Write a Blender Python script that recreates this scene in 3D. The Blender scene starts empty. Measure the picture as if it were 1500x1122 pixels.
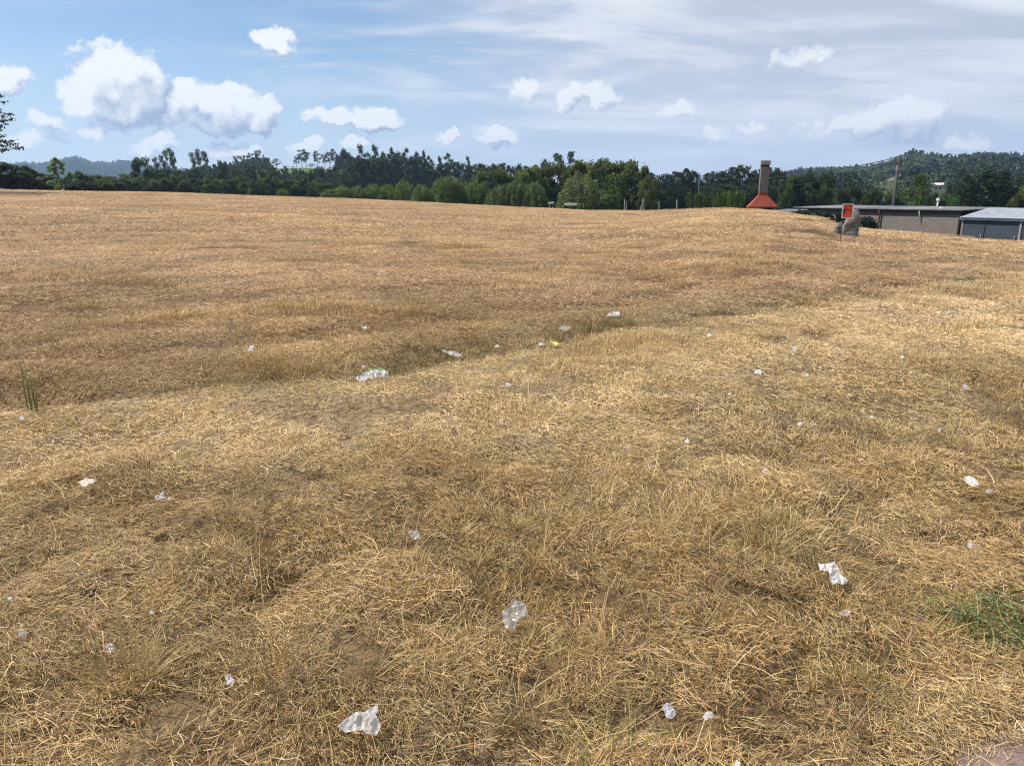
import bpy, bmesh, math, random
import numpy as np
from mathutils import Vector, Matrix, noise as mnoise

R = math.radians
scene = bpy.context.scene

# ------------------------------------------------------------------ camera
FPX, CXP, CYP = 1120.0, 750.0, 561.0
HORIZON = 285.0
PITCH = math.atan((CYP - HORIZON) / FPX)
EYE = 1.6
cam_data = bpy.data.cameras.new('camera')
cam_data.sensor_width = 36.0
cam_data.lens = 36.0 * FPX / 1500.0
cam_data.clip_start = 0.05
cam_data.clip_end = 9000
cam = bpy.data.objects.new('camera', cam_data)
scene.collection.objects.link(cam)
cam.location = (0, 0, EYE)
cam.rotation_euler = (math.pi / 2 - PITCH, 0, 0)
scene.camera = cam

SUN_AZ, SUN_EL = R(-74), R(49)          # azimuth from +Y, positive to +X
SKY_STRENGTH = 0.092
SUN_STRENGTH = 5.0
vs = scene.view_settings
vs.view_transform = 'Standard'
vs.look = 'None'
vs.exposure = 0.37
vs.gamma = 1.0
vs.use_curve_mapping = False


def ray(px, py):
    """world direction through a photograph pixel"""
    u, v = (px - CXP) / FPX, (CYP - py) / FPX
    c, s = math.cos(PITCH), math.sin(PITCH)
    return np.array([u, c + s * v, -s + c * v])


def azel(px, py):
    d = ray(px, py)
    d = d / np.linalg.norm(d)
    return math.atan2(d[0], d[1]), math.asin(d[2])


def at(px, py, rng):
    """point at horizontal range rng along a pixel's ray"""
    d = ray(px, py)
    k = rng / math.hypot(d[0], d[1])
    return np.array([d[0] * k, d[1] * k, EYE + d[2] * k])


def pxm(p):
    """metres per photograph pixel at a point"""
    return (p[1] * math.cos(PITCH) - (p[2] - EYE) * math.sin(PITCH)) / FPX


# ------------------------------------------------------------------ world
class G:
    """tiny node-graph helper"""
    def __init__(self, tree):
        self.t = tree

    def n(self, typ, **kw):
        nd = self.t.nodes.new(typ)
        for k, v in kw.items():
            setattr(nd, k, v)
        return nd

    def put(self, sock, v):
        if isinstance(v, bpy.types.NodeSocket):
            self.t.links.new(v, sock)
        else:
            sock.default_value = v

    def m(self, op, a, b=None, c=None, clamp=False):
        nd = self.n('ShaderNodeMath', operation=op)
        nd.use_clamp = clamp
        self.put(nd.inputs[0], a)
        if b is not None:
            self.put(nd.inputs[1], b)
        if c is not None:
            self.put(nd.inputs[2], c)
        return nd.outputs[0]

    def v(self, op, a, b=None, c=None):
        nd = self.n('ShaderNodeVectorMath', operation=op)
        self.put(nd.inputs[0], a)
        if b is not None:
            self.put(nd.inputs[1], b)
        if c is not None:
            self.put(nd.inputs[2], c)
        return nd.outputs['Value'] if op in ('DOT_PRODUCT', 'LENGTH', 'DISTANCE') else nd.outputs[0]

    def noise(self, vec, scale, detail=4, rough=0.55, dist=0.0):
        nd = self.n('ShaderNodeTexNoise')
        self.put(nd.inputs['Vector'], vec)
        nd.inputs['Scale'].default_value = scale
        nd.inputs['Detail'].default_value = detail
        nd.inputs['Roughness'].default_value = rough
        nd.inputs['Distortion'].default_value = dist
        return nd

    def ramp(self, x, a, b, lo=0.0, hi=1.0):
        nd = self.n('ShaderNodeMapRange')
        nd.interpolation_type = 'SMOOTHSTEP'
        self.put(nd.inputs[0], x)
        for i, q in enumerate((a, b, lo, hi)):
            self.put(nd.inputs[1 + i], q)
        return nd.outputs[0]

    def mix(self, f, a, b, blend='MIX'):
        nd = self.n('ShaderNodeMix', data_type='RGBA', blend_type=blend)
        self.put(nd.inputs[0], f)
        self.put(nd.inputs[6], a)
        self.put(nd.inputs[7], b)
        return nd.outputs[2]


world = bpy.data.worlds.new('World')
scene.world = world
world.use_nodes = True
wt = world.node_tree
wt.nodes.clear()
g = G(wt)
sky = g.n('ShaderNodeTexSky', sky_type='NISHITA')
sky.sun_disc = False
sky.sun_elevation = SUN_EL
sky.sun_rotation = SUN_AZ
sky.altitude = 300
sky.air_density = 1.0
sky.dust_density = .3
sky.ozone_density = 4.5
skycol = g.v('SCALE', sky.outputs[0])
skycol.node.inputs['Scale'].default_value = SKY_STRENGTH

tc = g.n('ShaderNodeTexCoord')
D = g.v('NORMALIZE', tc.outputs['Generated'])
sep = g.n('ShaderNodeSeparateXYZ')
g.put(sep.inputs[0], D)
az = g.m('ARCTAN2', sep.outputs[0], sep.outputs[1])
el = g.m('ARCSINE', sep.outputs[2])
comb = g.n('ShaderNodeCombineXYZ')
g.put(comb.inputs[0], az)
g.put(comb.inputs[1], el)
Q0 = comb.outputs[0]

# cumulus: (px, py, rx, ry, strength) in photograph pixels, turned into sky directions
LOBES = [
    (186, 108, 52, 38, 1.0), (150, 130, 48, 40, 1.0), (205, 142, 50, 44, 1.0), (222, 118, 30, 30, .9), (172, 158, 60, 28, .9),
    (128, 150, 26, 24, .8), (140, 74, 50, 9, .42),
    (272, 152, 44, 34, 1.0), (330, 158, 52, 32, 1.0), (382, 166, 36, 28, .9), (300, 180, 70, 18, .8), (240, 180, 34, 16, .6),
    (398, 62, 36, 19, .75), (483, 172, 44, 15, .75), (550, 174, 46, 20, .95), (14, 118, 36, 20, .85),
    (666, 204, 17, 16, .85), (722, 208, 40, 17, .95), (766, 142, 24, 24, .65), (838, 146, 28, 22, .75), (880, 147, 32, 24, .75),
    (1000, 164, 46, 15, .6), (1236, 182, 60, 17, .62), (1320, 180, 64, 34, .85), (1285, 190, 50, 26, .8), (1400, 202, 44, 15, .6),
    (1175, 84, 52, 22, .5), (1052, 203, 32, 14, .6), (1104, 187, 30, 10, .5),
    (74, 180, 28, 15, .62), (124, 193, 30, 12, .6), (218, 210, 46, 16, .62), (352, 216, 56, 14, .6), (448, 218, 30, 13, .6),
    (520, 212, 32, 14, .75), (40, 205, 50, 12, .5), 
]


def cloud_field(q):
    acc = None
    for (px, py, rx, ry, s) in LOBES:
        a, e = azel(px, py)
        nd = g.n('ShaderNodeVectorMath', operation='MULTIPLY_ADD')
        g.put(nd.inputs[0], q)
        sx, sy = FPX / rx * 1.03, FPX / ry * 1.03
        nd.inputs[1].default_value = (sx, sy, 0)
        nd.inputs[2].default_value = (-a * sx, -e * sy, 0)
        d2 = g.v('DOT_PRODUCT', nd.outputs[0], nd.outputs[0])
        val = g.m('MULTIPLY_ADD', d2, -s, s)
        acc = val if acc is None else g.m('SMOOTH_MAX', acc, val, 0.18)
    return acc


warp1 = g.noise(D, 16, 4, .58)
warp2 = g.noise(D, 70, 3, .6)
w1 = g.v('SUBTRACT', warp1.outputs['Color'], (.5, .5, .5))
w2 = g.v('SUBTRACT', warp2.outputs['Color'], (.5, .5, .5))
nd = g.n('ShaderNodeVectorMath', operation='MULTIPLY_ADD')
g.put(nd.inputs[0], w1)
nd.inputs[1].default_value = (.060, .046, 0)
g.put(nd.inputs[2], Q0)
nd2 = g.n('ShaderNodeVectorMath', operation='MULTIPLY_ADD')
g.put(nd2.inputs[0], w2)
nd2.inputs[1].default_value = (.020, .016, 0)
g.put(nd2.inputs[2], nd.outputs[0])
Q = nd2.outputs[0]
F0 = cloud_field(Q)
F1 = cloud_field(g.v('ADD', Q, (-.010, .016, 0)))
puff = g.noise(D, 38, 5, .6)
puffs = g.noise(g.v('ADD', D, (-.0085, .0, .0085)), 38, 3, .6)
ero = g.m('MULTIPLY_ADD', puff.outputs['Fac'], 1.5, -.80)
F = g.m('ADD', F0, ero)
alpha = g.ramp(F, .03, .46)
lit = g.m('MULTIPLY_ADD', g.m('SUBTRACT', F0, F1), 1.7, .60)
fine = g.m('SUBTRACT', puff.outputs['Fac'], puffs.outputs['Fac'])
lit = g.m('ADD', lit, g.m('MULTIPLY', fine, 1.6), clamp=True)
CLOUD_DARK, CLOUD_LIT = (.27, .335, .475, 1), (.80, .805, .82, 1)
cum = g.mix(lit, CLOUD_DARK, CLOUD_LIT)
# high thin veil, thicker towards the right-hand side of the view
pz = g.m('ADD', sep.outputs[2], .16)
pl = g.n('ShaderNodeCombineXYZ')
g.put(pl.inputs[0], g.m('DIVIDE', sep.outputs[0], pz))
g.put(pl.inputs[1], g.m('DIVIDE', sep.outputs[1], pz))
plr = g.n('ShaderNodeMapping')
g.put(plr.inputs[0], pl.outputs[0])
plr.inputs['Rotation'].default_value = (0, 0, R(28))
plr.inputs['Scale'].default_value = (.7, 1.3, 1)
vn = g.noise(plr.outputs[0], 1.3, 5, .58, .4)
side = g.v('DOT_PRODUCT', D, (.93, .20, .30))
cover = g.ramp(side, .0, .50)
vstreak = g.ramp(vn.outputs['Fac'], .42, .62)
veil = g.m('ADD', g.m('MULTIPLY', cover, .84), g.m('MULTIPLY', g.m('MULTIPLY', vstreak, .62), g.ramp(side, -.40, .25, .18, 1.0)))
veil = g.m('MINIMUM', veil, .96)
vcol = g.mix(g.ramp(vn.outputs['Fac'], .38, .66), (.46, .495, .585, 1), (.70, .715, .765, 1))
base = g.mix(veil, skycol, vcol)
# pale milky band of far cloud low over the horizon
hz = g.ramp(el, .19, .0)
base = g.mix(g.m('MULTIPLY', hz, .62), base, (.50, .58, .74, 1))
al = g.m('MULTIPLY', alpha, g.m('MULTIPLY_ADD', cover, -.22, .96))
# the same broken cumulus goes on round the rest of the sky
cells = g.noise(D, 5.0, 4, .55)
low = g.ramp(el, .60, .12)
oal = g.m('MULTIPLY', g.ramp(g.m('MULTIPLY', cells.outputs['Fac'], low), .50, .62), g.ramp(g.m('ABSOLUTE', az), .70, .95))
bg_out = g.n('ShaderNodeBackground')
g.put(bg_out.inputs[0], g.mix(oal, base, (.60, .63, .69, 1)))
bg_in = g.n('ShaderNodeBackground')
g.put(bg_in.inputs[0], g.mix(al, base, cum))
ahead = g.m('MULTIPLY', g.m('LESS_THAN', g.m('ABSOLUTE', az), .70), g.m('MULTIPLY', g.m('LESS_THAN', el, .46), g.m('GREATER_THAN', el, -.02)))
bg = g.n('ShaderNodeMixShader')
g.put(bg.inputs[0], ahead)
g.put(bg.inputs[1], bg_out.outputs[0])
g.put(bg.inputs[2], bg_in.outputs[0])
wo = g.n('ShaderNodeOutputWorld')
g.put(wo.inputs[0], bg.outputs[0])
world.cycles.sampling_method = 'MANUAL'
world.cycles.sample_map_resolution = 512

# ------------------------------------------------------------------ sun
sd = bpy.data.lights.new('sun', 'SUN')
sd.energy = SUN_STRENGTH
sd.angle = R(0.53)
sd.color = (1.0, .955, .88)
sun = bpy.data.objects.new('sun', sd)
scene.collection.objects.link(sun)
sdir = Vector((math.sin(SUN_AZ) * math.cos(SUN_EL), math.cos(SUN_AZ) * math.cos(SUN_EL), math.sin(SUN_EL)))
sun.rotation_euler = (-sdir).to_track_quat('-Z', 'Y').to_euler()
sun.location = (-40, 20, 60)

scene.cycles.max_bounces = 7
scene.cycles.diffuse_bounces = 2
scene.cycles.glossy_bounces = 2
scene.cycles.transmission_bounces = 5
scene.cycles.transparent_max_bounces = 10
scene.cycles.volume_bounces = 0
scene.cycles.filter_width = 1.15
scene.cycles.use_adaptive_sampling = True
scene.cycles.adaptive_threshold = .015
scene.cycles.use_denoising = True
scene.cycles.denoiser = 'OPENIMAGEDENOISE'
scene.cycles.denoising_input_passes = 'RGB_ALBEDO_NORMAL'
scene.cycles.denoising_prefilter = 'NONE'

# ------------------------------------------------------------------ small tools
COL = scene.collection
rng = np.random.default_rng(7)


def prop(o, label=None, cat=None, group=None, kind=None):
    if label:
        o['label'] = label
    if cat:
        o['category'] = cat
    if group:
        o['group'] = group
    if kind:
        o['kind'] = kind
    return o


def link(o, parent=None):
    COL.objects.link(o)
    if parent is not None:
        o.parent = parent
    return o


def empty(name, loc=(0, 0, 0), rz=0.0):
    o = bpy.data.objects.new(name, None)
    o.empty_display_size = .2
    o.location = loc
    o.rotation_euler = (0, 0, rz)
    return link(o)


def mesh_np(name, V, F4=None, mat=None, F3=None, smooth=False):
    me = bpy.data.meshes.new(name)
    V = np.asarray(V, dtype=np.float32)
    n4 = 0 if F4 is None else len(F4)
    n3 = 0 if F3 is None else len(F3)
    me.vertices.add(len(V))
    me.vertices.foreach_set('co', V.ravel())
    idx, start, tot = [], [], []
    if n4:
        idx.append(np.asarray(F4, dtype=np.int32).ravel())
        start.append(np.arange(n4) * 4)
    if n3:
        idx.append(np.asarray(F3, dtype=np.int32).ravel())
        start.append(n4 * 4 + np.arange(n3) * 3)
    idx = np.concatenate(idx)
    start = np.concatenate(start).astype(np.int32)
    me.loops.add(len(idx))
    me.loops.foreach_set('vertex_index', idx)
    me.polygons.add(n4 + n3)
    me.polygons.foreach_set('loop_start', start)
    me.update(calc_edges=True)
    if smooth:
        me.polygons.foreach_set('use_smooth', np.ones(n4 + n3, dtype=bool))
    if mat:
        me.materials.append(mat)
    return me


def vattr(me, name, arr):
    a = me.attributes.new(name, 'FLOAT_COLOR', 'POINT')
    arr = np.asarray(arr, dtype=np.float32)
    if arr.shape[1] == 3:
        arr = np.concatenate([arr, np.ones((len(arr), 1), np.float32)], 1)
    a.data.foreach_set('color', arr.ravel())


class MB:
    """collects boxes, tubes and prisms into one mesh"""
    def __init__(self):
        self.v, self.f = [], []

    def add(self, V, F):
        o = len(self.v)
        self.v += [tuple(map(float, p)) for p in V]
        self.f += [tuple(i + o for i in q) for q in F]
        return self

    def box(self, x0, x1, y0, y1, z0, z1):
        V = [(x, y, z) for z in (z0, z1) for y in (y0, y1) for x in (x0, x1)]
        return self.add(V, [(0, 2, 3, 1), (4, 5, 7, 6), (0, 1, 5, 4), (2, 6, 7, 3), (0, 4, 6, 2), (1, 3, 7, 5)])

    def frustum(self, r0, r1):
        """r = (x0,x1,y0,y1,z)"""
        V = []
        for (x0, x1, y0, y1, z) in (r0, r1):
            V += [(x0, y0, z), (x1, y0, z), (x1, y1, z), (x0, y1, z)]
        return self.add(V, [(3, 2, 1, 0), (4, 5, 6, 7)] + [(i, (i + 1) % 4, (i + 1) % 4 + 4, i + 4) for i in range(4)])

    def tube(self, pts, rad, n=8, caps=True):
        pts = [Vector(p) for p in pts]
        rad = rad if hasattr(rad, '__len__') else [rad] * len(pts)
        V, F = [], []
        for i, p in enumerate(pts):
            d = (pts[min(i + 1, len(pts) - 1)] - pts[max(i - 1, 0)]).normalized()
            a = d.orthogonal().normalized() if abs(d.z) > .9 else d.cross(Vector((0, 0, 1))).normalized()
            b = d.cross(a)
            for k in range(n):
                t = 2 * math.pi * k / n
                V.append(p + (a * math.cos(t) + b * math.sin(t)) * rad[i])
        for i in range(len(pts) - 1):
            for k in range(n):
                F.append((i * n + k, i * n + (k + 1) % n, (i + 1) * n + (k + 1) % n, (i + 1) * n + k))
        if caps:
            F.append(tuple(range(n - 1, -1, -1)))
            F.append(tuple((len(pts) - 1) * n + k for k in range(n)))
        return self.add(V, F)

    def mesh(self, name, mat, smooth=False):
        me = bpy.data.meshes.new(name)
        me.from_pydata(self.v, [], self.f)
        me.update()
        if smooth:
            me.polygons.foreach_set('use_smooth', [True] * len(me.polygons))
        me.materials.append(mat)
        return me

    def build(self, name, mat, parent=None, smooth=False, bevel=0):
        o = bpy.data.objects.new(name, self.mesh(name, mat, smooth))
        link(o, parent)
        if bevel:
            b = o.modifiers.new('bevel', 'BEVEL')
            b.width = bevel
            b.segments = 2
            b.limit_method = 'ANGLE'
        return o


def material(name):
    m = bpy.data.materials.new(name)
    m.use_nodes = True
    m.node_tree.nodes.clear()
    q = G(m.node_tree)
    out = q.n('ShaderNodeOutputMaterial')
    return m, q, out


def principled(q, out, color, rough=.8, spec=.3, bump=None, metal=0.0):
    p = q.n('ShaderNodeBsdfPrincipled')
    q.put(p.inputs['Base Color'], color)
    q.put(p.inputs['Roughness'], rough)
    p.inputs['Specular IOR Level'].default_value = spec
    p.inputs['Metallic'].default_value = metal
    if bump is not None:
        h, strength, dist = bump
        b = q.n('ShaderNodeBump')
        b.inputs['Strength'].default_value = strength
        b.inputs['Distance'].default_value = dist
        q.put(b.inputs['Height'], h)
        q.put(p.inputs['Normal'], b.outputs[0])
    q.put(out.inputs[0], p.outputs[0])
    return p


def weathered(name, a, b, scale=3.0, rough=.85, spec=.25, bump=.25, bdist=.01, streak=None, metal=0.0):
    """plain surface with uneven colour, stains and fine relief"""
    m, q, out = material(name)
    t = q.n('ShaderNodeTexCoord').outputs['Object']
    n1 = q.noise(t, scale, 6, .62)
    n2 = q.noise(t, scale * 9, 4, .6)
    f = q.ramp(q.m('MULTIPLY_ADD', n2.outputs['Fac'], .45, q.m('MULTIPLY', n1.outputs['Fac'], .75)), .38, .80)
    c = q.mix(f, (*a, 1), (*b, 1))
    if streak:
        mp = q.n('ShaderNodeMapping')
        q.put(mp.inputs[0], t)
        mp.inputs['Scale'].default_value = (4, 4, .35)
        s = q.noise(mp.outputs[0], 2.2, 5, .6)
        c = q.mix(q.ramp(s.outputs['Fac'], .52, .70, 0, .7), c, (*streak, 1))
    principled(q, out, c, rough, spec, (n2.outputs['Fac'], bump, bdist), metal)
    return m


# ------------------------------------------------------------------ numeric noise and terrain
def _hash(ix, iy, seed):
    h = (ix.astype(np.int64) * 374761393 + iy.astype(np.int64) * 668265263 + seed * 1442695041) & 0xffffffff
    h = ((h ^ (h >> 13)) * 1274126177) & 0xffffffff
    h = h ^ (h >> 16)
    return (h & 0xffff) / 65535.0


def vnoise(x, y, seed=0):
    x, y = np.asarray(x, float), np.asarray(y, float)
    ix, iy = np.floor(x), np.floor(y)
    fx, fy = x - ix, y - iy
    fx, fy = fx * fx * fx * (fx * (fx * 6 - 15) + 10), fy * fy * fy * (fy * (fy * 6 - 15) + 10)
    a, b = _hash(ix, iy, seed), _hash(ix + 1, iy, seed)
    c, d = _hash(ix, iy + 1, seed), _hash(ix + 1, iy + 1, seed)
    return (a + (b - a) * fx) * (1 - fy) + (c + (d - c) * fx) * fy


def fbm(x, y, seed=0, oct=4, gain=.5):
    s, amp, tot = 0, 1.0, 0
    for o in range(oct):
        s = s + amp * vnoise(x * 2 ** o + 17.3 * o, y * 2 ** o - 9.1 * o, seed + o)
        tot += amp
        amp *= gain
    return s / tot


def sstep(a, b, x):
    t = np.clip((x - a) / (b - a), 0, 1)
    return t * t * (3 - 2 * t)


def table(rows, smooth=3):
    """rows (px, value...) -> smooth functions of azimuth"""
    rows = sorted(rows)
    A = np.array([azel(r[0], 290)[0] for r in rows])
    grid = np.linspace(-math.pi, math.pi, 3601)
    outs = []
    for k in range(1, len(rows[0])):
        vals = np.interp(grid, A, np.array([r[k] for r in rows], float))
        ker = np.hanning(2 * smooth + 3)
        ker /= ker.sum()
        vals = np.convolve(np.pad(vals, smooth + 1, mode='edge'), ker, 'valid')
        outs.append(vals)
    return [lambda a, v=v: np.interp(a, grid, v) for v in outs]


def slope_of(px, py):
    d = ray(px, py)
    return d[2] / math.hypot(d[0], d[1])


# field crest: pixel column, pixel row of the crest, its range, how far the ground falls behind it
CREST = [(-900, 277, 95, .6), (-300, 276, 95, .6), (0, 277.5, 95, .6), (250, 281.5, 95, .6), (400, 287, 92, .7), (500, 290, 90, .8), (700, 300, 82, 1.0),
         (850, 307, 76, 1.2), (930, 308, 72, 1.4), (1000, 306, 66, 1.6), (1060, 304, 60, 1.8), (1100, 304.5, 55, 2.0), (1140, 307, 52, 2.6), (1165, 310.5, 50, 3.2),
         (1185, 316, 49, 3.4), (1215, 324, 48, 3.4), (1260, 331.5, 48, 3.2), (1300, 334.5, 48, 3.0), (1350, 338, 48, 2.8), (1400, 342.5, 48, 2.4), (1500, 351.5, 48, 2.0),
         (1650, 356, 50, 1.4), (2400, 360, 50, 1.2)]
zc_f, Rc_f, dr_f = table([(p, EYE + slope_of(p, y) * r, r, d) for p, y, r, d in CREST], 3)
MIDHILL = [(-900, 284, 420), (100, 284, 420), (250, 276, 420), (300, 264, 420), (350, 254, 420), (400, 248.5, 420), (450, 247, 420), (500, 250, 420),
           (560, 256, 420), (650, 266, 430), (750, 274, 450), (900, 282, 480), (1050, 278, 640), (1140, 270, 780), (1200, 263, 860), (1230, 260, 880),
           (1280, 256, 900), (1305, 246, 900), (1330, 239, 900), (1352, 243, 900), (1380, 245, 900), (1420, 243, 900), (1460, 244, 900), (1500, 249, 900),
           (1600, 244, 900), (1800, 250, 880), (2400, 264, 860)]
zm_f, Rm_f = table([(p, EYE + slope_of(p, y) * r, r) for p, y, r in MIDHILL], 2)
FARHILL = [(-900, 262, 2500), (-200, 256, 2500), (0, 253, 2500), (38, 250.5, 2500), (62, 250, 2500), (85, 248.5, 2500), (102, 243.5, 2500), (115, 241, 2500), (124, 242.5, 2500), (138, 248, 2500),
           (160, 249, 2500), (190, 250, 2500), (240, 256, 2500), (330, 266, 2500), (600, 272, 2500), (1000, 268, 2500), (1500, 262, 2500), (2400, 262, 2500)]
zf_f, Rf_f = table([(p, EYE + slope_of(p, y) * r, r) for p, y, r in FARHILL], 1)


def macro(x, y):
    r = np.hypot(x, y)
    a = np.arctan2(x, y)
    zc, Rc, dr = zc_f(a), Rc_f(a), dr_f(a)
    t = np.clip(r / Rc, 0, 1)
    behind = sstep(-4, 20, r - Rc)
    z = zc * t ** 1.15 - dr * behind
    low = -3.0
    z = z + (low - z) * sstep(60, 180, r - Rc)
    zm, Rm = zm_f(a), Rm_f(a)
    up = sstep(190, 1, 0)
    k = sstep(0, 1, (r - 190) / (Rm - 190)) * (1 - .7 * sstep(60, 500, r - Rm))
    z = z + np.maximum(zm - low, 0) * k
    zf, Rf = zf_f(a), Rf_f(a)
    z = z + np.maximum(zf - low, 0) * sstep(1300, 2500, r) * (1 - .5 * sstep(2550, 3000, r))
    return z


def macro_hit(px, py, off=0.0, fn=None):
    fn = fn or macro
    d = ray(px, py)
    h = math.hypot(d[0], d[1])
    rs = np.geomspace(1.0, 150, 1500)
    X, Y, Z = d[0] / h * rs, d[1] / h * rs, EYE + d[2] / h * rs
    below = Z < fn(X, Y) + off
    if not below.any():
        return None
    i = int(np.argmax(below))
    return np.array([X[i], Y[i], Z[i]])


# the shallow ditch that crosses the field
DITCH_PX = [(-260, 640), (-60, 600), (120, 585), (300, 567), (440, 552), (540, 541), (620, 527), (690, 517), (800, 500), (930, 477), (1090, 455), (1280, 432), (1420, 408), (1560, 388)]
DITCH = np.array([macro_hit(*p)[:2] for p in DITCH_PX])


def ditch_sd(x, y):
    """signed distance to the ditch line, positive on the camera's side; and the position along it"""
    x, y = np.asarray(x, float), np.asarray(y, float)
    best = np.full(x.shape, 1e9)
    sgn = np.ones(x.shape)
    along = np.zeros(x.shape)
    acc = 0.0
    for i in range(len(DITCH) - 1):
        p, q = DITCH[i], DITCH[i + 1]
        e = q - p
        L = np.linalg.norm(e)
        t = np.clip(((x - p[0]) * e[0] + (y - p[1]) * e[1]) / L ** 2, 0, 1)
        dx, dy = x - p[0] - t * e[0], y - p[1] - t * e[1]
        dd = np.hypot(dx, dy)
        s = np.where(e[0] * dy - e[1] * dx > 0, -1.0, 1.0)
        m = dd < best
        best = np.where(m, dd, best)
        sgn = np.where(m, s, sgn)
        along = np.where(m, acc + t * L, along)
        acc += L
    return best * sgn, along


_e = DITCH[9] - DITCH[4]
_e = _e / np.linalg.norm(_e)


def micro(x, y):
    """mown swaths, hay lumps and the ditch"""
    r = np.hypot(x, y)
    sd_, al_ = ditch_sd(x, y)
    u, v = x * _e[0] + y * _e[1], -x * _e[1] + y * _e[0]
    z = (fbm(x * .45, y * .45, 3, 3) - .5) * .04
    rows = fbm(u * .45, v * 1.5, 11, 3) - .5
    z = z + rows * .10 * sstep(3.0, 7, r) * (1 - .6 * sstep(30, 70, r))
    lump = fbm(x * 2.1, y * 2.1, 23, 4, .55)
    z = z + np.maximum(lump - .5, -.08) * .11 * (1 - .5 * sstep(25, 60, r))
    w = .6 + .7 * vnoise(al_ * .5, al_ * 0, 5)
    z = z - .075 * w * np.exp(-(sd_ / .30) ** 2) + .055 * w * np.exp(-((sd_ + .7) / .4) ** 2)
    w2 = .4 + .9 * vnoise(al_ * .6, al_ * 0 + 9, 6)
    z = z - .06 * w2 * np.exp(-((sd_ + 1.55 + .25 * vnoise(al_ * .35, al_ * 0, 8)) / .3) ** 2) + .06 * w2 * np.exp(-((sd_ + 2.2) / .4) ** 2)
    # low tussocky bank close to the path
    z = z + (.03 * (fbm(x * 1.3 + 4, y * 1.3, 31, 3) - .5) + .11 * (fbm(x * 4.4, y * 4.4, 37, 3) - .5)) * (1 - sstep(4, 9, r))
    return z * (1 - sstep(95, 130, r)) * (1 - sstep(-.20, .02, path_sd(x, y)))


def ground_z(x, y):
    x, y = np.asarray(x, float), np.asarray(y, float)
    return macro(x, y) + micro(x, y)


def gz(x, y):
    return float(ground_z(np.array([x]), np.array([y]))[0])


def hill_hit(px, py):
    """where a pixel's ray meets the hillside behind the sheds"""
    d = ray(px, py)
    h = math.hypot(d[0], d[1])
    rs = np.linspace(200, 1100, 2400)
    X, Y, Z = d[0] / h * rs, d[1] / h * rs, EYE + d[2] / h * rs
    i = int(np.argmax(Z < macro(X, Y)))
    return rs[i]


def hit(px, py, off=0.0):
    return macro_hit(px, py, off, ground_z)


# path corner (pink gravel) bottom right
PATH_PX = [(1395, 1122), (1462, 1066), (1500, 1056)]
_pa, _pb = macro_hit(1372, 1150)[:2], macro_hit(1500, 1066)[:2]


def path_sd(x, y):
    """positive on the path"""
    e = _pb - _pa
    e = e / np.linalg.norm(e)
    return (x - _pa[0]) * e[1] - (y - _pa[1]) * e[0]


def tint_at(x, y):
    """colour of the mown grass itself: pale bleached swath, brown litter, greener spots"""
    sd_, al_ = ditch_sd(x, y)
    r = np.hypot(x, y)
    n = fbm(x * .35, y * .35, 41, 4)
    n2 = fbm(x * 1.1, y * 1.1, 47, 3)
    n3 = fbm(x * .09, y * .13, 53, 3)
    straw = np.array([1.05, 1.045, 1.02])
    pale = np.array([1.30, 1.28, 1.27])
    brown = np.array([.78, .71, .62])
    dark = np.array([.62, .53, .48])
    rosy = np.array([1.05, .965, .93])
    t = np.ones(x.shape + (3,)) * straw
    wide = 1.9 + 1.9 * sstep(0, 9, x)
    k = (sstep(-.2, 1.0, sd_ + (n2 - .5) * 1.2) * (1 - sstep(wide - .3, wide + .9, sd_ + (n - .5) * 1.6)))[..., None]
    t = t + (pale - t) * k
    k = sstep(-.2, 1.2, -sd_ + (n2 - .5) * 1.2)[..., None]
    t = t + (rosy - t) * k
    k = (sstep(.2, .7, -sd_) * (1 - sstep(4.5, 13, -sd_)) * sstep(.22, .52, n) * (1 - .55 * sstep(1.5, 8, x)))[..., None]
    t = t + (dark - t) * k * .55
    k = (sstep(wide - .2, wide + .9, sd_ + (n - .5) * 1.6) * (.45 + .55 * sstep(.36, .60, n * .6 + n2 * .4)))[..., None]
    t = t + (brown - t) * k * .85
    k = sstep(.48, .66, n2)[..., None] * .40
    t = t + (brown * t - t) * k
    t = t * (.86 + .28 * n3)[..., None]
    return t


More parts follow.
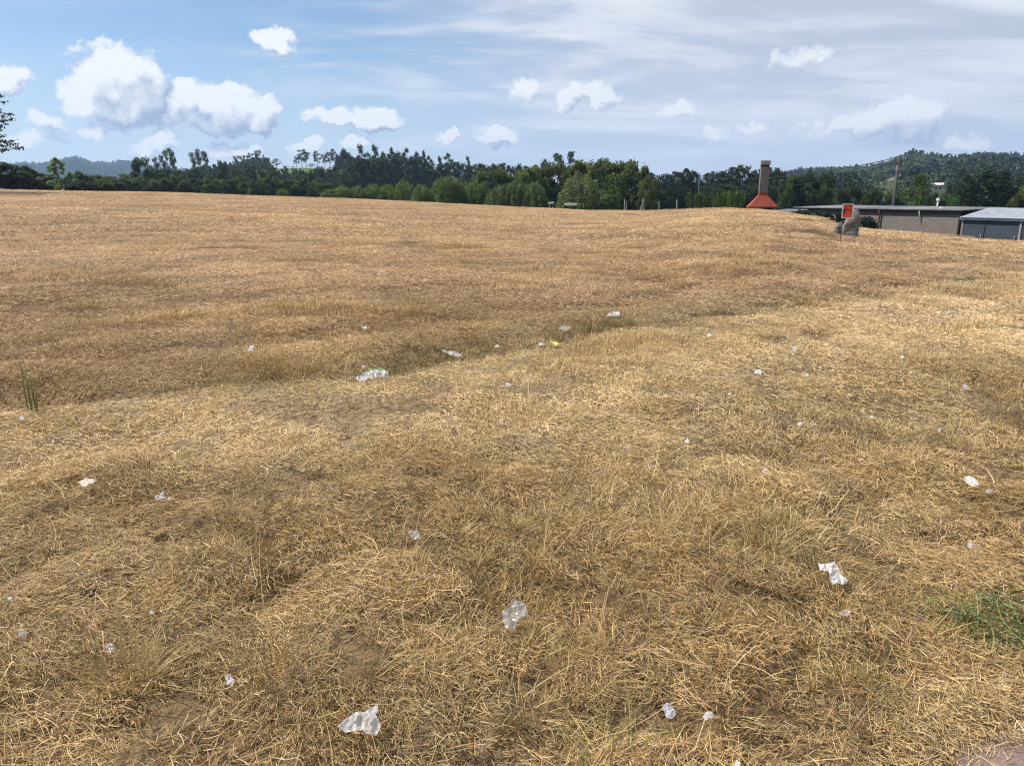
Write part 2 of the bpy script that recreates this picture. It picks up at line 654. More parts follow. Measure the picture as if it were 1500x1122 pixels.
# ------------------------------------------------------------------ ground sheet
def build_ground():
    rr = np.concatenate([np.geomspace(.55, 2850, 440)])
    fine = np.linspace(R(-46), R(46), 380)
    coarse = np.linspace(R(46), R(314), 70)[1:-1]
    aa = np.concatenate([fine, coarse])
    A, RR = np.meshgrid(aa, rr)
    X, Y = np.sin(A) * RR, np.cos(A) * RR
    Z = ground_z(X, Y)
    na, nr = len(aa), len(rr)
    V = np.stack([X, Y, Z], -1).reshape(-1, 3)
    V = np.vstack([V, [[0, 0, gz(0, 0)]]])
    i, j = np.meshgrid(np.arange(nr - 1), np.arange(na), indexing='ij')
    j2 = (j + 1) % na
    F = np.stack([i * na + j, (i + 1) * na + j, (i + 1) * na + j2, i * na + j2], -1).reshape(-1, 4)
    jj = np.arange(na)
    F3 = np.stack([np.full(na, nr * na), jj, (jj + 1) % na], -1)
    m, q, out = material('dry_field')
    tex = q.n('ShaderNodeTexCoord').outputs['Object']
    at_ = q.n('ShaderNodeAttribute')
    at_.attribute_name = 'tint'
    fld = q.n('ShaderNodeAttribute')
    fld.attribute_name = 'field'
    n1 = q.noise(tex, 1.7, 6, .65)
    n2 = q.noise(tex, 22, 5, .7)
    n3 = q.noise(tex, 120, 3, .6)
    f = q.ramp(q.m('MULTIPLY_ADD', n2.outputs['Fac'], .6, q.m('MULTIPLY', n3.outputs['Fac'], .5)), .42, .68)
    straw = q.mix(f, (.075, .053, .030, 1), (.38, .275, .16, 1))
    straw = q.mix(1.0, straw, at_.outputs['Color'], 'MULTIPLY')
    rough_ = q.mix(n1.outputs['Fac'], (.022, .034, .010, 1), (.07, .075, .026, 1))
    sp = q.n('ShaderNodeSeparateColor')
    q.put(sp.inputs[0], fld.outputs['Color'])
    c = q.mix(sp.outputs[0], rough_, straw)
    c = q.mix(q.m('MULTIPLY', sp.outputs[1], .9), c, (.10, .14, .035, 1))
    hb = q.m('ADD', q.m('MULTIPLY', n2.outputs['Fac'], 1.0), q.m('MULTIPLY', n3.outputs['Fac'], .5))
    principled(q, out, c, .95, .1, (hb, .8, .05))
    me = mesh_np('ground', V, F, m, F3, smooth=True)
    vattr(me, 'tint', tint_at(V[:, 0], V[:, 1]))
    r, a = np.hypot(V[:, 0], V[:, 1]), np.arctan2(V[:, 0], V[:, 1])
    fieldm = 1 - sstep(2, 5, r - Rc_f(a))
    pa = azel(445, 255)[0]
    meadow = np.exp(-((a - pa) / .036) ** 4) * sstep(330, 360, r) * (1 - sstep(430, 460, r))
    vattr(me, 'field', np.stack([fieldm, meadow, r * 0], -1))
    o = bpy.data.objects.new('ground', me)
    link(o)
    prop(o, 'dry mown field of tan grass stubble running up to the trees', 'field', kind='structure')
    return o


ground = build_ground()


def build_path():
    e = (_pb - _pa) / np.linalg.norm(_pb - _pa)
    nrm = np.array([e[1], -e[0]])
    us = np.linspace(-6, 7, 420)
    vs_ = np.linspace(-.02, 2.4, 24)
    U, W = np.meshgrid(us, vs_)
    W = W + np.where(W < .1, (fbm(U * 5, U * 0, 77, 4) - .5) * .10, 0)
    X = _pa[0] + e[0] * U + nrm[0] * W
    Y = _pa[1] + e[1] * U + nrm[1] * W
    Z = ground_z(X, Y) + .006 + .004 * (fbm(X * 6, Y * 6, 78) - .5)
    V = np.stack([X, Y, Z], -1).reshape(-1, 3)
    nu = len(us)
    i, j = np.meshgrid(np.arange(len(vs_) - 1), np.arange(nu - 1), indexing='ij')
    F = np.stack([i * nu + j, i * nu + j + 1, (i + 1) * nu + j + 1, (i + 1) * nu + j], -1).reshape(-1, 4)
    F = F[:, ::-1]
    m, q, out = material('pink_gravel')
    t = q.n('ShaderNodeTexCoord').outputs['Object']
    n1 = q.noise(t, 5, 5, .6)
    n2 = q.noise(t, 160, 4, .7)
    c = q.mix(q.ramp(n2.outputs['Fac'], .36, .66), (.14, .095, .08, 1), (.33, .24, .20, 1))
    c = q.mix(q.ramp(n1.outputs['Fac'], .45, .75, 0, .5), c, (.30, .21, .17, 1))
    principled(q, out, c, .9, .2, (n2.outputs['Fac'], .6, .01))
    o = bpy.data.objects.new('path', mesh_np('path', V, F, m, smooth=True))
    link(o)
    prop(o, 'pinkish gravel path edge at the border of the dry grass', 'path', kind='structure')


build_path()

# ------------------------------------------------------------------ blades: hay, stubble and green grass
def blades(n, rad, lmin, lmax, wmin, wmax, seed, lie=True, hump=.03, colors=None, seg=3, splay=.5, curl=.5, dome=True):
    """n curved blade strips; lie=True: cut straw lying about; else tuft of standing blades"""
    q = np.random.default_rng(seed)
    ang = q.uniform(0, 2 * np.pi, n)
    rho = rad * np.sqrt(q.uniform(0, 1, n))
    cx, cy = rho * np.cos(ang), rho * np.sin(ang)
    L = q.uniform(lmin, lmax, n) * q.choice([.5, .75, 1.0, 1.3, 2.1], n, p=[.26, .26, .26, .17, .05])
    W = q.uniform(wmin, wmax, n)
    if lie:
        main = q.uniform(0, 2 * np.pi)
        head = np.where(q.uniform(0, 1, n) < .45, main + q.normal(0, .45, n), q.uniform(0, 2 * np.pi, n))
        pitch = q.normal(0, .15, n)
        z0 = (hump * (1 - (rho / rad) ** 2) if dome else 0) * q.uniform(.05, 1.0, n) + q.uniform(0, .012, n) * (lmax / .14)
    else:
        head = ang + q.normal(0, .7, n)
        pitch = np.clip(q.normal(1.15, .32, n) - splay * rho / rad, .1, 1.5)
        z0 = np.zeros(n)
    bend = q.normal(0, curl, n)
    drop = -np.abs(q.normal(0, curl * .8, n)) if not lie else q.normal(-.25, .35, n)
    s = np.linspace(0, 1, seg + 1)
    px, py, pz = cx.copy(), cy.copy(), z0.copy()
    if lie:
        px -= np.cos(head) * L * .5
        py -= np.sin(head) * L * .5
    P = [np.stack([px, py, pz], -1)]
    H = []
    for k in range(seg):
        h = head + bend * (s[k] - .3)
        p = pitch + drop * s[k] * (1.6 if not lie else 1.2)
        d = np.stack([np.cos(h) * np.cos(p), np.sin(h) * np.cos(p), np.sin(p)], -1)
        H.append(h)
        P.append(P[-1] + d * (L / seg)[:, None])
    H.append(H[-1])
    roll = q.uniform(-1.0, 1.0, n) if lie else q.uniform(-.4, .4, n)
    V = np.zeros((n, seg + 1, 2, 3))
    for k in range(seg + 1):
        side = np.stack([-np.sin(H[k]) * np.cos(roll), np.cos(H[k]) * np.cos(roll), np.sin(roll)], -1)
        w = W * (1.0 if lie else (1 - .75 * s[k])) * .5
        if lie and k in (0, seg):
            w = w * .6
        V[:, k, 0] = P[k] - side * w[:, None]
        V[:, k, 1] = P[k] + side * w[:, None]
    V[..., 2] = np.maximum(V[..., 2], -.03)
    idx = np.arange(n * (seg + 1) * 2).reshape(n, seg + 1, 2)
    F = np.stack([idx[:, :-1, 0], idx[:, :-1, 1], idx[:, 1:, 1], idx[:, 1:, 0]], -1).reshape(-1, 4)
    pal = np.array(colors)
    wts = pal[:, 3] / pal[:, 3].sum()
    c = pal[q.choice(len(pal), n, p=wts), :3] * q.uniform(.75, 1.2, n)[:, None]
    C = np.repeat(c[:, None, :], (seg + 1) * 2, 1).reshape(n, seg + 1, 2, 3)
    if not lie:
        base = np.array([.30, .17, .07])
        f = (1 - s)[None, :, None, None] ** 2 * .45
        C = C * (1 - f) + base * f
    return V.reshape(-1, 3), F, C.reshape(-1, 3)


HAY = [(.72, .575, .305, 4), (.61, .47, .225, 4), (.84, .70, .44, 2.8), (.40, .28, .145, 2.4), (.19, .125, .07, 2.0), (.50, .43, .19, .9), (.58, .38, .17, 1.0)]
FARHAY = [(.70, .55, .32, 4), (.60, .46, .255, 4), (.80, .66, .41, 2.6), (.44, .31, .175, 2.0), (.24, .16, .09, 1.6)]
STUB = [(.58, .43, .20, 4), (.68, .53, .29, 3), (.47, .31, .125, 3), (.42, .38, .14, 1.1), (.28, .18, .08, 1.3)]
GREEN = [(.16, .22, .045, 3), (.24, .27, .07, 3), (.34, .32, .11, 2), (.10, .16, .035, 2)]


def blade_mat(name, trans=.25):
    m, q, out = material(name)
    a = q.n('ShaderNodeAttribute')
    a.attribute_name = 'shade'
    t = q.n('ShaderNodeAttribute')
    t.attribute_type = 'INSTANCER'
    t.attribute_name = 'tint'
    c = q.mix(1.0, a.outputs['Color'], t.outputs['Color'], 'MULTIPLY')
    d = q.n('ShaderNodeBsdfPrincipled')
    q.put(d.inputs['Base Color'], c)
    d.inputs['Roughness'].default_value = .62
    d.inputs['Specular IOR Level'].default_value = .22
    tr = q.n('ShaderNodeBsdfTranslucent')
    q.put(tr.inputs[0], c)
    mx = q.n('ShaderNodeMixShader')
    mx.inputs[0].default_value = trans
    q.put(mx.inputs[1], d.outputs[0])
    q.put(mx.inputs[2], tr.outputs[0])
    q.put(out.inputs[0], mx.outputs[0])
    return m


M_BLADE = blade_mat('dry_blade', .10)


def blade_mat_plain(name):
    m, q, out = material(name)
    a = q.n('ShaderNodeAttribute')
    a.attribute_name = 'shade'
    d = q.n('ShaderNodeBsdfPrincipled')
    q.put(d.inputs['Base Color'], a.outputs['Color'])
    d.inputs['Roughness'].default_value = .5
    d.inputs['Specular IOR Level'].default_value = .3
    tr = q.n('ShaderNodeBsdfTranslucent')
    q.put(tr.inputs[0], a.outputs['Color'])
    mx = q.n('ShaderNodeMixShader')
    mx.inputs[0].default_value = .3
    q.put(mx.inputs[1], d.outputs[0])
    q.put(mx.inputs[2], tr.outputs[0])
    q.put(out.inputs[0], mx.outputs[0])
    return m


M_GREENBLADE = blade_mat_plain('green_blade')


def source_collection(name, meshes):
    c = bpy.data.collections.new(name)
    for i, me in enumerate(meshes):
        o = bpy.data.objects.new('%s_piece_%02d' % (name, i), me)
        c.objects.link(o)
    return c


def scatter(name, P, ROT, SC, TINT, IDX, coll, label, cat):
    """one object that scatters the pieces of a collection over given points"""
    me = bpy.data.meshes.new(name)
    n = len(P)
    me.vertices.add(n)
    me.vertices.foreach_set('co', np.asarray(P, np.float32).ravel())
    for nm, typ, arr, key in (('rot', 'FLOAT_VECTOR', ROT, 'vector'), ('scl', 'FLOAT_VECTOR', SC, 'vector')):
        a = me.attributes.new(nm, typ, 'POINT')
        a.data.foreach_set(key, np.asarray(arr, np.float32).ravel())
    vattr(me, 'tint', TINT)
    a = me.attributes.new('idx', 'INT', 'POINT')
    a.data.foreach_set('value', np.asarray(IDX, np.int32))
    o = bpy.data.objects.new(name, me)
    link(o)
    ng = bpy.data.node_groups.new(name + '_nodes', 'GeometryNodeTree')
    ng.interface.new_socket('Geometry', in_out='INPUT', socket_type='NodeSocketGeometry')
    ng.interface.new_socket('Geometry', in_out='OUTPUT', socket_type='NodeSocketGeometry')
    gi, go = ng.nodes.new('NodeGroupInput'), ng.nodes.new('NodeGroupOutput')
    ci = ng.nodes.new('GeometryNodeCollectionInfo')
    ci.inputs['Collection'].default_value = coll
    ci.inputs['Separate Children'].default_value = True
    ci.inputs['Reset Children'].default_value = True
    iop = ng.nodes.new('GeometryNodeInstanceOnPoints')
    iop.inputs['Pick Instance'].default_value = True

    def named(nm, dt):
        a = ng.nodes.new('GeometryNodeInputNamedAttribute')
        a.data_type = dt
        a.inputs['Name'].default_value = nm
        return a.outputs['Attribute']
    L = ng.links.new
    L(gi.outputs[0], iop.inputs['Points'])
    L(ci.outputs[0], iop.inputs['Instance'])
    L(named('idx', 'INT'), iop.inputs['Instance Index'])
    L(named('rot', 'FLOAT_VECTOR'), iop.inputs['Rotation'])
    L(named('scl', 'FLOAT_VECTOR'), iop.inputs['Scale'])
    L(iop.outputs[0], go.inputs[0])
    md = o.modifiers.new('scatter', 'NODES')
    md.node_group = ng
    prop(o, label, cat, kind='stuff')
    return o


def hay_meshes(tag, k, n, rad, l0, l1, w0, w1, hump, pal, seed, seg=3):
    out = []
    for i in range(k):
        V, F, C = blades(n, rad, l0, l1, w0, w1, seed + i, True, hump, pal, seg)
        me = mesh_np(tag, V, F, M_BLADE)
        vattr(me, 'shade', C)
        out.append(me)
    return out


def wedge_points(r0, r1, dens, half, seed):
    q = np.random.default_rng(seed)
    n = int(dens * half * (r1 * r1 - r0 * r0))
    r = np.sqrt(q.uniform(r0 * r0, r1 * r1, n))
    a = q.uniform(-half, half, n)
    return r * np.sin(a), r * np.cos(a), q


def normals(x, y, e=.15):
    zx = (ground_z(x + e, y) - ground_z(x - e, y)) / (2 * e)
    zy = (ground_z(x, y + e) - ground_z(x, y - e)) / (2 * e)
    return zx, zy


def rot_for(x, y, q, e=.15, k=.9):
    zx, zy = normals(x, y, e)
    # small tilt as euler XYZ with free spin about Z applied first
    spin = q.uniform(0, 2 * np.pi, len(x))
    nx, ny, nz = -zx * k, -zy * k, np.ones(len(x))
    # rotation = tilt * spin ; convert to euler
    out = np.zeros((len(x), 3))
    for i in range(len(x)):
        t = Vector((0, 0, 1)).rotation_difference(Vector((nx[i], ny[i], nz[i])).normalized())
        out[i] = (t.to_matrix() @ Matrix.Rotation(spin[i], 3, 'Z')).to_euler('XYZ')
    return out


HALF = R(44)
LOD = [  # r0, r1, density, n blades, radius, lmin, lmax, wmin, wmax, hump, seg
    (1.1, 5.0, 38, 900, .20, .020, .078, .0010, .0023, .018, 3, HAY),
    (4.6, 11., 13, 950, .34, .022, .066, .0017, .0031, .022, 2, HAY),
    (10.3, 26., 4.0, 1050, .70, .036, .095, .0034, .0060, .024, 2, FARHAY),
    (24.5, 98., .95, 1700, 1.5, .06, .135, .007, .012, .020, 2, FARHAY),
]
for li, (r0, r1, dens, nb, rad, l0, l1, w0, w1, hump, seg, pal) in enumerate(LOD):
    meshes = hay_meshes('hay', 7, nb, rad, l0, l1, w0, w1, hump, pal, 100 + 20 * li, seg)
    x, y, q = wedge_points(r0, r1, dens, HALF, 200 + li)
    r, a = np.hypot(x, y), np.arctan2(x, y)
    keep = r < Rc_f(a) + 1.0
    hole = .5 * fbm(x * 1.5, y * 1.5, 61, 3) + .5 * fbm(x * 4.4, y * 4.4, 37, 3)
    keep &= (q.uniform(0, 1, len(x)) < (.50 if li == 0 else .7) + (.50 if li == 0 else .3) * sstep(.33, .52, hole))
    keep &= path_sd(x, y) < -.03 + q.normal(0, .05, len(x)) + .5 * (q.uniform(0, 1, len(x)) < .08)
    sd_, _ = ditch_sd(x, y)
    keep &= ~((np.abs(sd_) < .16) & (q.uniform(0, 1, len(x)) < .55))
    x, y = x[keep], y[keep]
    n = len(x)
    P = np.stack([x, y, ground_z(x, y) - .004], -1)
    rot = rot_for(x, y, q, .16 if li == 0 else rad * 1.3, .9 if li < 2 else .7)
    s = q.uniform(.75, 1.25, n)
    lumpy = .55 + 1.1 * fbm(x * 1.8, y * 1.8, 67, 3) + q.exponential(.22, n)
    sc = np.stack([s, s, s * (lumpy if li < 2 else .5 + .3 * lumpy)], -1)
    tint = tint_at(x, y) * q.uniform(.80, 1.18, n)[:, None] * np.array([1, .97, .96])
    scatter('mown_hay' if li == 0 else 'mown_hay.%03d' % li, P, rot, sc, tint, q.integers(0, 7, n), source_collection('hay_lod%d' % li, meshes),
            ['cut straw lying thick on the ground along the gravel path', 'mown dry grass lying in swaths in front of the ditch',
             'mown dry grass lying around and beyond the ditch', 'tan mown grass covering the far field up to the trees'][li], 'dry grass')


def tufts(tag, k, n, rad, h0, h1, w0, w1, pal, seed, splay):
    out = []
    for i in range(k):
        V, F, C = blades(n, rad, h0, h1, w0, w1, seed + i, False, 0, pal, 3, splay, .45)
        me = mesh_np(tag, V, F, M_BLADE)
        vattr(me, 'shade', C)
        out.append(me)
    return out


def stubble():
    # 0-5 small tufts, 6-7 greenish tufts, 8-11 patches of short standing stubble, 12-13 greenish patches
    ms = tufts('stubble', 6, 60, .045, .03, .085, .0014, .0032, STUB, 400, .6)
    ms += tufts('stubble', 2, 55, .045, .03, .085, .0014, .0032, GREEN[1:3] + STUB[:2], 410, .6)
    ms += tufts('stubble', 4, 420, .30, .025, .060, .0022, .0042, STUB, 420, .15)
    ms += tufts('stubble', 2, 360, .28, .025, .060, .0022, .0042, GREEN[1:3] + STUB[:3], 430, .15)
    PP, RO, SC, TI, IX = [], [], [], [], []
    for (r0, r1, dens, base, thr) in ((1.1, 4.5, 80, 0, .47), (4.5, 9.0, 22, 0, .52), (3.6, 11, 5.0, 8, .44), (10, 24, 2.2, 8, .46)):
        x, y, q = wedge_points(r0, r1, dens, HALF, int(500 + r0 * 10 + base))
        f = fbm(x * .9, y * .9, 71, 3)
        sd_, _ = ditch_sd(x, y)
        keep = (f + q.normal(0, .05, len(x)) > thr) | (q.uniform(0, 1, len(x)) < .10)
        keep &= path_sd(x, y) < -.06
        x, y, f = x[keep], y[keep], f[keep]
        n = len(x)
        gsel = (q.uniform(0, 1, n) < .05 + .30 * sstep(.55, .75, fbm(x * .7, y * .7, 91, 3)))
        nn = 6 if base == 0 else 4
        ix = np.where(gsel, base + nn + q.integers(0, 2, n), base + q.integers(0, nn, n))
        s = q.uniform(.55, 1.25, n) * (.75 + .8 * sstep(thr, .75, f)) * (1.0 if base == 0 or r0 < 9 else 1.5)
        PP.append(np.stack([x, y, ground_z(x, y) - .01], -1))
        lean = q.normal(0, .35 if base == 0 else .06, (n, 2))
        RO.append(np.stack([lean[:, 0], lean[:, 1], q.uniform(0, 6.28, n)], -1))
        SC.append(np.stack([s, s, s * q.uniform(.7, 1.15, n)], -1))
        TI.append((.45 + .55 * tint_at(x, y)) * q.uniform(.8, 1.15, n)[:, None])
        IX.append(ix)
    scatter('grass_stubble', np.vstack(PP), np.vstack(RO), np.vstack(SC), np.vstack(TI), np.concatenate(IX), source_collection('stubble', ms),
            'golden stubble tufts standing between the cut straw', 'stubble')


stubble()


def ditch_grass():
    """darker greenish grass left standing in the ditch"""
    ms = tufts('ditch_grass', 5, 60, .09, .07, .17, .002, .0045, [(.20, .17, .06, 3), (.30, .22, .10, 3), (.13, .15, .045, 1.5), (.42, .32, .15, 2)], 450, .5)
    q = np.random.default_rng(5)
    seg = np.linalg.norm(np.diff(DITCH, axis=0), axis=1)
    cum_ = np.concatenate([[0], np.cumsum(seg)])
    X, Y = [], []
    for (i0, f0, i1, f1, n) in ((5, .3, 7, 1.0, 70), (8, .1, 9, 1.0, 110), (3, 0, 5, .3, 14), (10, .1, 11, .6, 60)):
        s0 = cum_[i0] + f0 * seg[i0]
        s1 = cum_[i1 - 1] + f1 * seg[i1 - 1] if i1 > i0 else s0
        s = q.uniform(s0, s1, n)
        xx, yy = np.interp(s, cum_, DITCH[:, 0]), np.interp(s, cum_, DITCH[:, 1])
        off = q.normal(-.12, .13, n)
        X.append(xx + q.normal(0, .05, n) - _e[1] * -off * 0 + _e[1] * 0)
        Y.append(yy - off)
    x, y = np.concatenate(X), np.concatenate(Y)
    n = len(x)
    s = q.uniform(.6, 1.15, n)
    scatter('ditch_grass', np.stack([x, y, ground_z(x, y) - .02], -1), np.stack([q.normal(0, .35, n), q.normal(0, .35, n), q.uniform(0, 6.28, n)], -1),
            np.stack([s, s, s * q.uniform(.6, 1.1, n)], -1), np.ones((n, 3)) * q.uniform(.7, 1.15, n)[:, None], q.integers(0, 5, n), source_collection('ditch_grass', ms),
            'dark greenish grass left standing in the shallow ditch', 'grass')


ditch_grass()

# ------------------------------------------------------------------ leaves and trees
def leaf_mat(name, trans=.42, rough=.55):
    m, q, out = material(name)
    a = q.n('ShaderNodeAttribute')
    a.attribute_name = 'shade'
    oi = q.n('ShaderNodeObjectInfo')
    c = q.mix(1.0, a.outputs['Color'], oi.outputs['Color'], 'MULTIPLY')
    d = q.n('ShaderNodeBsdfPrincipled')
    q.put(d.inputs['Base Color'], c)
    d.inputs['Roughness'].default_value = rough
    d.inputs['Specular IOR Level'].default_value = .25
    tr = q.n('ShaderNodeBsdfTranslucent')
    q.put(tr.inputs[0], c)
    mx = q.n('ShaderNodeMixShader')
    mx.inputs[0].default_value = trans
    q.put(mx.inputs[1], d.outputs[0])
    q.put(mx.inputs[2], tr.outputs[0])
    q.put(out.inputs[0], mx.outputs[0])
    return m


M_LEAF = leaf_mat('foliage')
M_BARK = weathered('bark', (.06, .045, .035), (.16, .13, .10), 6, .9, .1, .5, .02)
M_PALEBARK = weathered('pale_bark', (.16, .13, .10), (.34, .30, .25), 5, .85, .15, .3, .01)


def leaf_quads(C, size, q, aspect=1.0, up=0.0, spread=None):
    """one folded quad per centre; up>0 turns the blades upright"""
    n = len(C)
    d = q.normal(0, 1, (n, 3))
    d[:, 2] = d[:, 2] * .7 + up * 2.2
    d /= np.linalg.norm(d, axis=1)[:, None]
    t = q.normal(0, 1, (n, 3))
    s = np.cross(d, t)
    s /= np.linalg.norm(s, axis=1)[:, None] + 1e-9
    L = size * q.uniform(.6, 1.4, n)[:, None]
    W = L * .5 / aspect
    nrm = np.cross(d, s) * W * .35
    V = np.stack([C - d * L * .5, C + s * W + nrm, C + d * L * .5, C - s * W + nrm], 1)
    F = np.arange(n * 4).reshape(n, 4)
    return V.reshape(-1, 3), F


def crown_mesh(name, clumps, per, size, seed, aspect=1.0, up=0.0, col=(.06, .09, .025), var=.35, shell=.55, warm=0.0):
    """clumps: rows (x,y,z,rx,ry,rz). Leaves gather towards each clump's outside."""
    q = np.random.default_rng(seed)
    cl = np.asarray(clumps, float)
    vol = (cl[:, 3] * cl[:, 4] * cl[:, 5]) ** (2 / 3)
    pr = vol / vol.sum()
    n = per
    k = q.choice(len(cl), n, p=pr)
    d = q.normal(0, 1, (n, 3))
    d /= np.linalg.norm(d, axis=1)[:, None]
    rr = (shell + (1 - shell) * q.uniform(0, 1, n)) * (.82 + .36 * q.uniform(0, 1, n))
    rr = np.where(q.uniform(0, 1, n) < .12, rr * 1.16, rr)
    C = cl[k, :3] + d * cl[k, 3:6] * rr[:, None]
    V, F = leaf_quads(C, size, q, aspect, up)
    tone = q.uniform(1 - var, 1 + var, len(cl))[k] * q.uniform(.65, 1.35, n)
    c = np.array(col) * tone[:, None]
    c = c * (1 + q.normal(0, .10, (n, 3)))
    if warm:
        w = (q.uniform(0, 1, n) < warm)[:, None]
        c = np.where(w, np.array([.20, .14, .05]) * tone[:, None], c)
    me = mesh_np(name, V, F, M_LEAF)
    vattr(me, 'shade', np.repeat(np.clip(c, .004, 1), 4, 0))
    return me


def trunk_mesh(name, h, r0, limbs, seed, mat, lean=.03):
    q = random.Random(seed)
    mb = MB()
    pts, z = [], -.03
    for i in range(6):
        t = i / 5
        pts.append((q.uniform(-lean, lean) * t, q.uniform(-lean, lean) * t, -.03 + (h + .03) * t))
    mb.tube(pts, [r0 * (1 - .72 * i / 5) for i in range(6)], 7)
    for (z0, dx, dy, z1, rr) in limbs:
        t = min(max(z0 / h, 0), 1)
        x0, y0 = [pts[0][k] + (pts[5][k] - pts[0][k]) * t for k in (0, 1)]
        mid = (x0 + dx * .55, y0 + dy * .55, z0 + (z1 - z0) * .4)
        mb.tube([(x0, y0, z0), mid, (x0 + dx, y0 + dy, z1)], [rr, rr * .7, rr * .3], 5)
    return mb.mesh(name, mat, True)


def limbs_to(clumps, h, q, k, r):
    out = []
    for c in clumps[:k]:
        z0 = max(.08, min(h * .95, c[2] - .5 * math.hypot(c[0], c[1]) - q.uniform(.03, .12)))
        out.append((z0, c[0] * .85, c[1] * .85, c[2], r))
    return out


KINDS = {}


def kind(name, variants):
    KINDS[name] = variants


def make_kinds():
    # all meshes are one unit tall with the foot at the origin
    v = []
    for s in range(3):                                     # slender eucalyptus
        q = random.Random(10 + s)
        cl = []
        for i in range(11):
            z = .50 + .46 * (i / 10) + q.uniform(-.03, .03)
            w = .17 * math.sin(math.pi * min(1, (1.04 - z) / .56) * .75 + .3)
            a = q.uniform(0, 6.28)
            cl.append((math.cos(a) * w * .75, math.sin(a) * w * .75, z, q.uniform(.05, .10), q.uniform(.05, .10), q.uniform(.05, .085)))
        cl += [(math.cos(a) * .09, math.sin(a) * .09, z, .045, .045, .05) for a, z in ((1.0, .40), (3.6, .46))]
        tr = trunk_mesh('eucalyptus_trunk', .93, .014, limbs_to(cl, .93, q, 10, .006), s, M_PALEBARK, .03)
        v.append((tr, crown_mesh('eucalyptus_crown', cl, 1500, .034, s, 1.9, 0, (.062, .090, .044), .3, .3)))
    kind('eucalyptus', v)
    v = []
    for s in range(3):                                     # pine with flat ragged plates
        q = random.Random(30 + s)
        cl = []
        for i in range(15):
            z = .38 + .56 * i / 14
            w = .26 * (1 - ((z - .60) / .46) ** 2) * q.uniform(.55, 1.1)
            a = q.uniform(0, 6.28)
            cl.append((math.cos(a) * w * .8, math.sin(a) * w * .8, z + q.uniform(-.02, .02), q.uniform(.07, .12), q.uniform(.07, .12), q.uniform(.03, .05)))
        cl.append((0, 0, .95, .07, .07, .05))
        tr = trunk_mesh('pine_trunk', .93, .016, limbs_to(cl, .9, q, 14, .007), 40 + s, M_BARK, .02)
        v.append((tr, crown_mesh('pine_crown', cl, 2200, .030, 40 + s, 2.0, .1, (.046, .064, .027), .35, .2)))
    kind('pine', v)
    v = []
    for s in range(2):                                     # umbrella-headed tree on a thin trunk
        q = random.Random(60 + s)
        cl = [(-.15, 0, .83, .07, .08, .045), (-.08, .02, .90, .08, .09, .045), (.02, 0, .94, .09, .09, .045), (.11, .02, .89, .08, .08, .045), (.17, -.02, .82, .06, .07, .04),
              (-.19, .02, .70, .045, .05, .04), (.02, .05, .78, .06, .06, .035), (.19, -.02, .66, .06, .06, .05), (.08, .03, .58, .045, .045, .035), (-.10, -.03, .60, .035, .035, .03)]
        if s == 1:
            cl = [(x * .8 + .05, y, z - .04 * (x < 0), a * 1.05, b, c * 1.2) for x, y, z, a, b, c in cl if abs(x) > .05]
        tr = trunk_mesh('umbrella_trunk', .86, .016, limbs_to(cl, .86, q, 7, .008), 60 + s, M_BARK, .02)
        v.append((tr, crown_mesh('umbrella_crown', cl, 1000, .034, 60 + s, 1.6, 0, (.060, .082, .036), .4, .1)))
    kind('umbrella_pine', v)
    v = []
    for s in range(4):                                     # broad round bush or young oak
        q = random.Random(80 + s)
        cl = []
        for i in range(26):
            a, z = q.uniform(0, 6.28), q.uniform(.10, .88)
            w = .44 * math.sqrt(max(.05, 1 - ((z - .42) / .54) ** 2)) * q.uniform(.55, 1.0)
            cl.append((math.cos(a) * w * .8, math.sin(a) * w * .8, z, q.uniform(.10, .17), q.uniform(.10, .17), q.uniform(.08, .14)))
        tr = trunk_mesh('bush_trunk', .7, .025, limbs_to(cl, .7, q, 12, .010), 80 + s, M_BARK, .04)
        v.append((tr, crown_mesh('bush_crown', cl, 6500, .040, 80 + s, 1.3, 0, (.088, .112, .038), .45, .45, .02)))
    kind('bush', v)
    v = []
    for s in range(4):                                     # willow: upright feathery shoots
        q = random.Random(110 + s)
        cl = []
        for i in range(60):
            a, w = q.uniform(0, 6.28), .45 * math.sqrt(q.uniform(0, 1))
            top = max(.30, .99 * math.sqrt(max(.03, 1 - (w / .50) ** 2)) * q.uniform(.86, 1.02))
            x_, y_ = math.cos(a) * w, math.sin(a) * w
            cl.append((x_, y_, top - .13, .06, .06, .13))
            cl.append((x_ * 1.02, y_ * 1.02, max(.14, top - .33), .10, .10, .14))
            cl.append((x_ * 1.02, y_ * 1.02, max(.10, top - .58), .10, .10, .14))
        tr = trunk_mesh('willow_trunk', .6, .020, limbs_to(cl, .6, q, 16, .009), 110 + s, M_BARK, .04)
        v.append((tr, crown_mesh('willow_crown', cl, 9000, .046, 110 + s, 2.0, .3, (.165, .200, .058), .35, .35)))
    kind('willow', v)
    v = []
    for s in range(3):                                     # dense dark conifer, rounded cone
        q = random.Random(140 + s)
        cl = []
        for i in range(30):
            z = .10 + .86 * (i / 29) ** .95
            w = .30 * (1 - z) ** .5 * q.uniform(.55, 1.15) + .02
            a = i * 2.4 + q.uniform(-.4, .4)
            cl.append((math.cos(a) * w * .75, math.sin(a) * w * .75, z, .07 + .08 * (1 - z), .07 + .08 * (1 - z), .06 * q.uniform(.8, 1.3)))
        tr = trunk_mesh('conifer_trunk', .9, .018, [], 140 + s, M_BARK, .01)
        v.append((tr, crown_mesh('conifer_crown', cl, 4600, .036, 140 + s, 1.7, .15, (.042, .062, .029), .4, .35)))
    kind('conifer', v)
    v = []
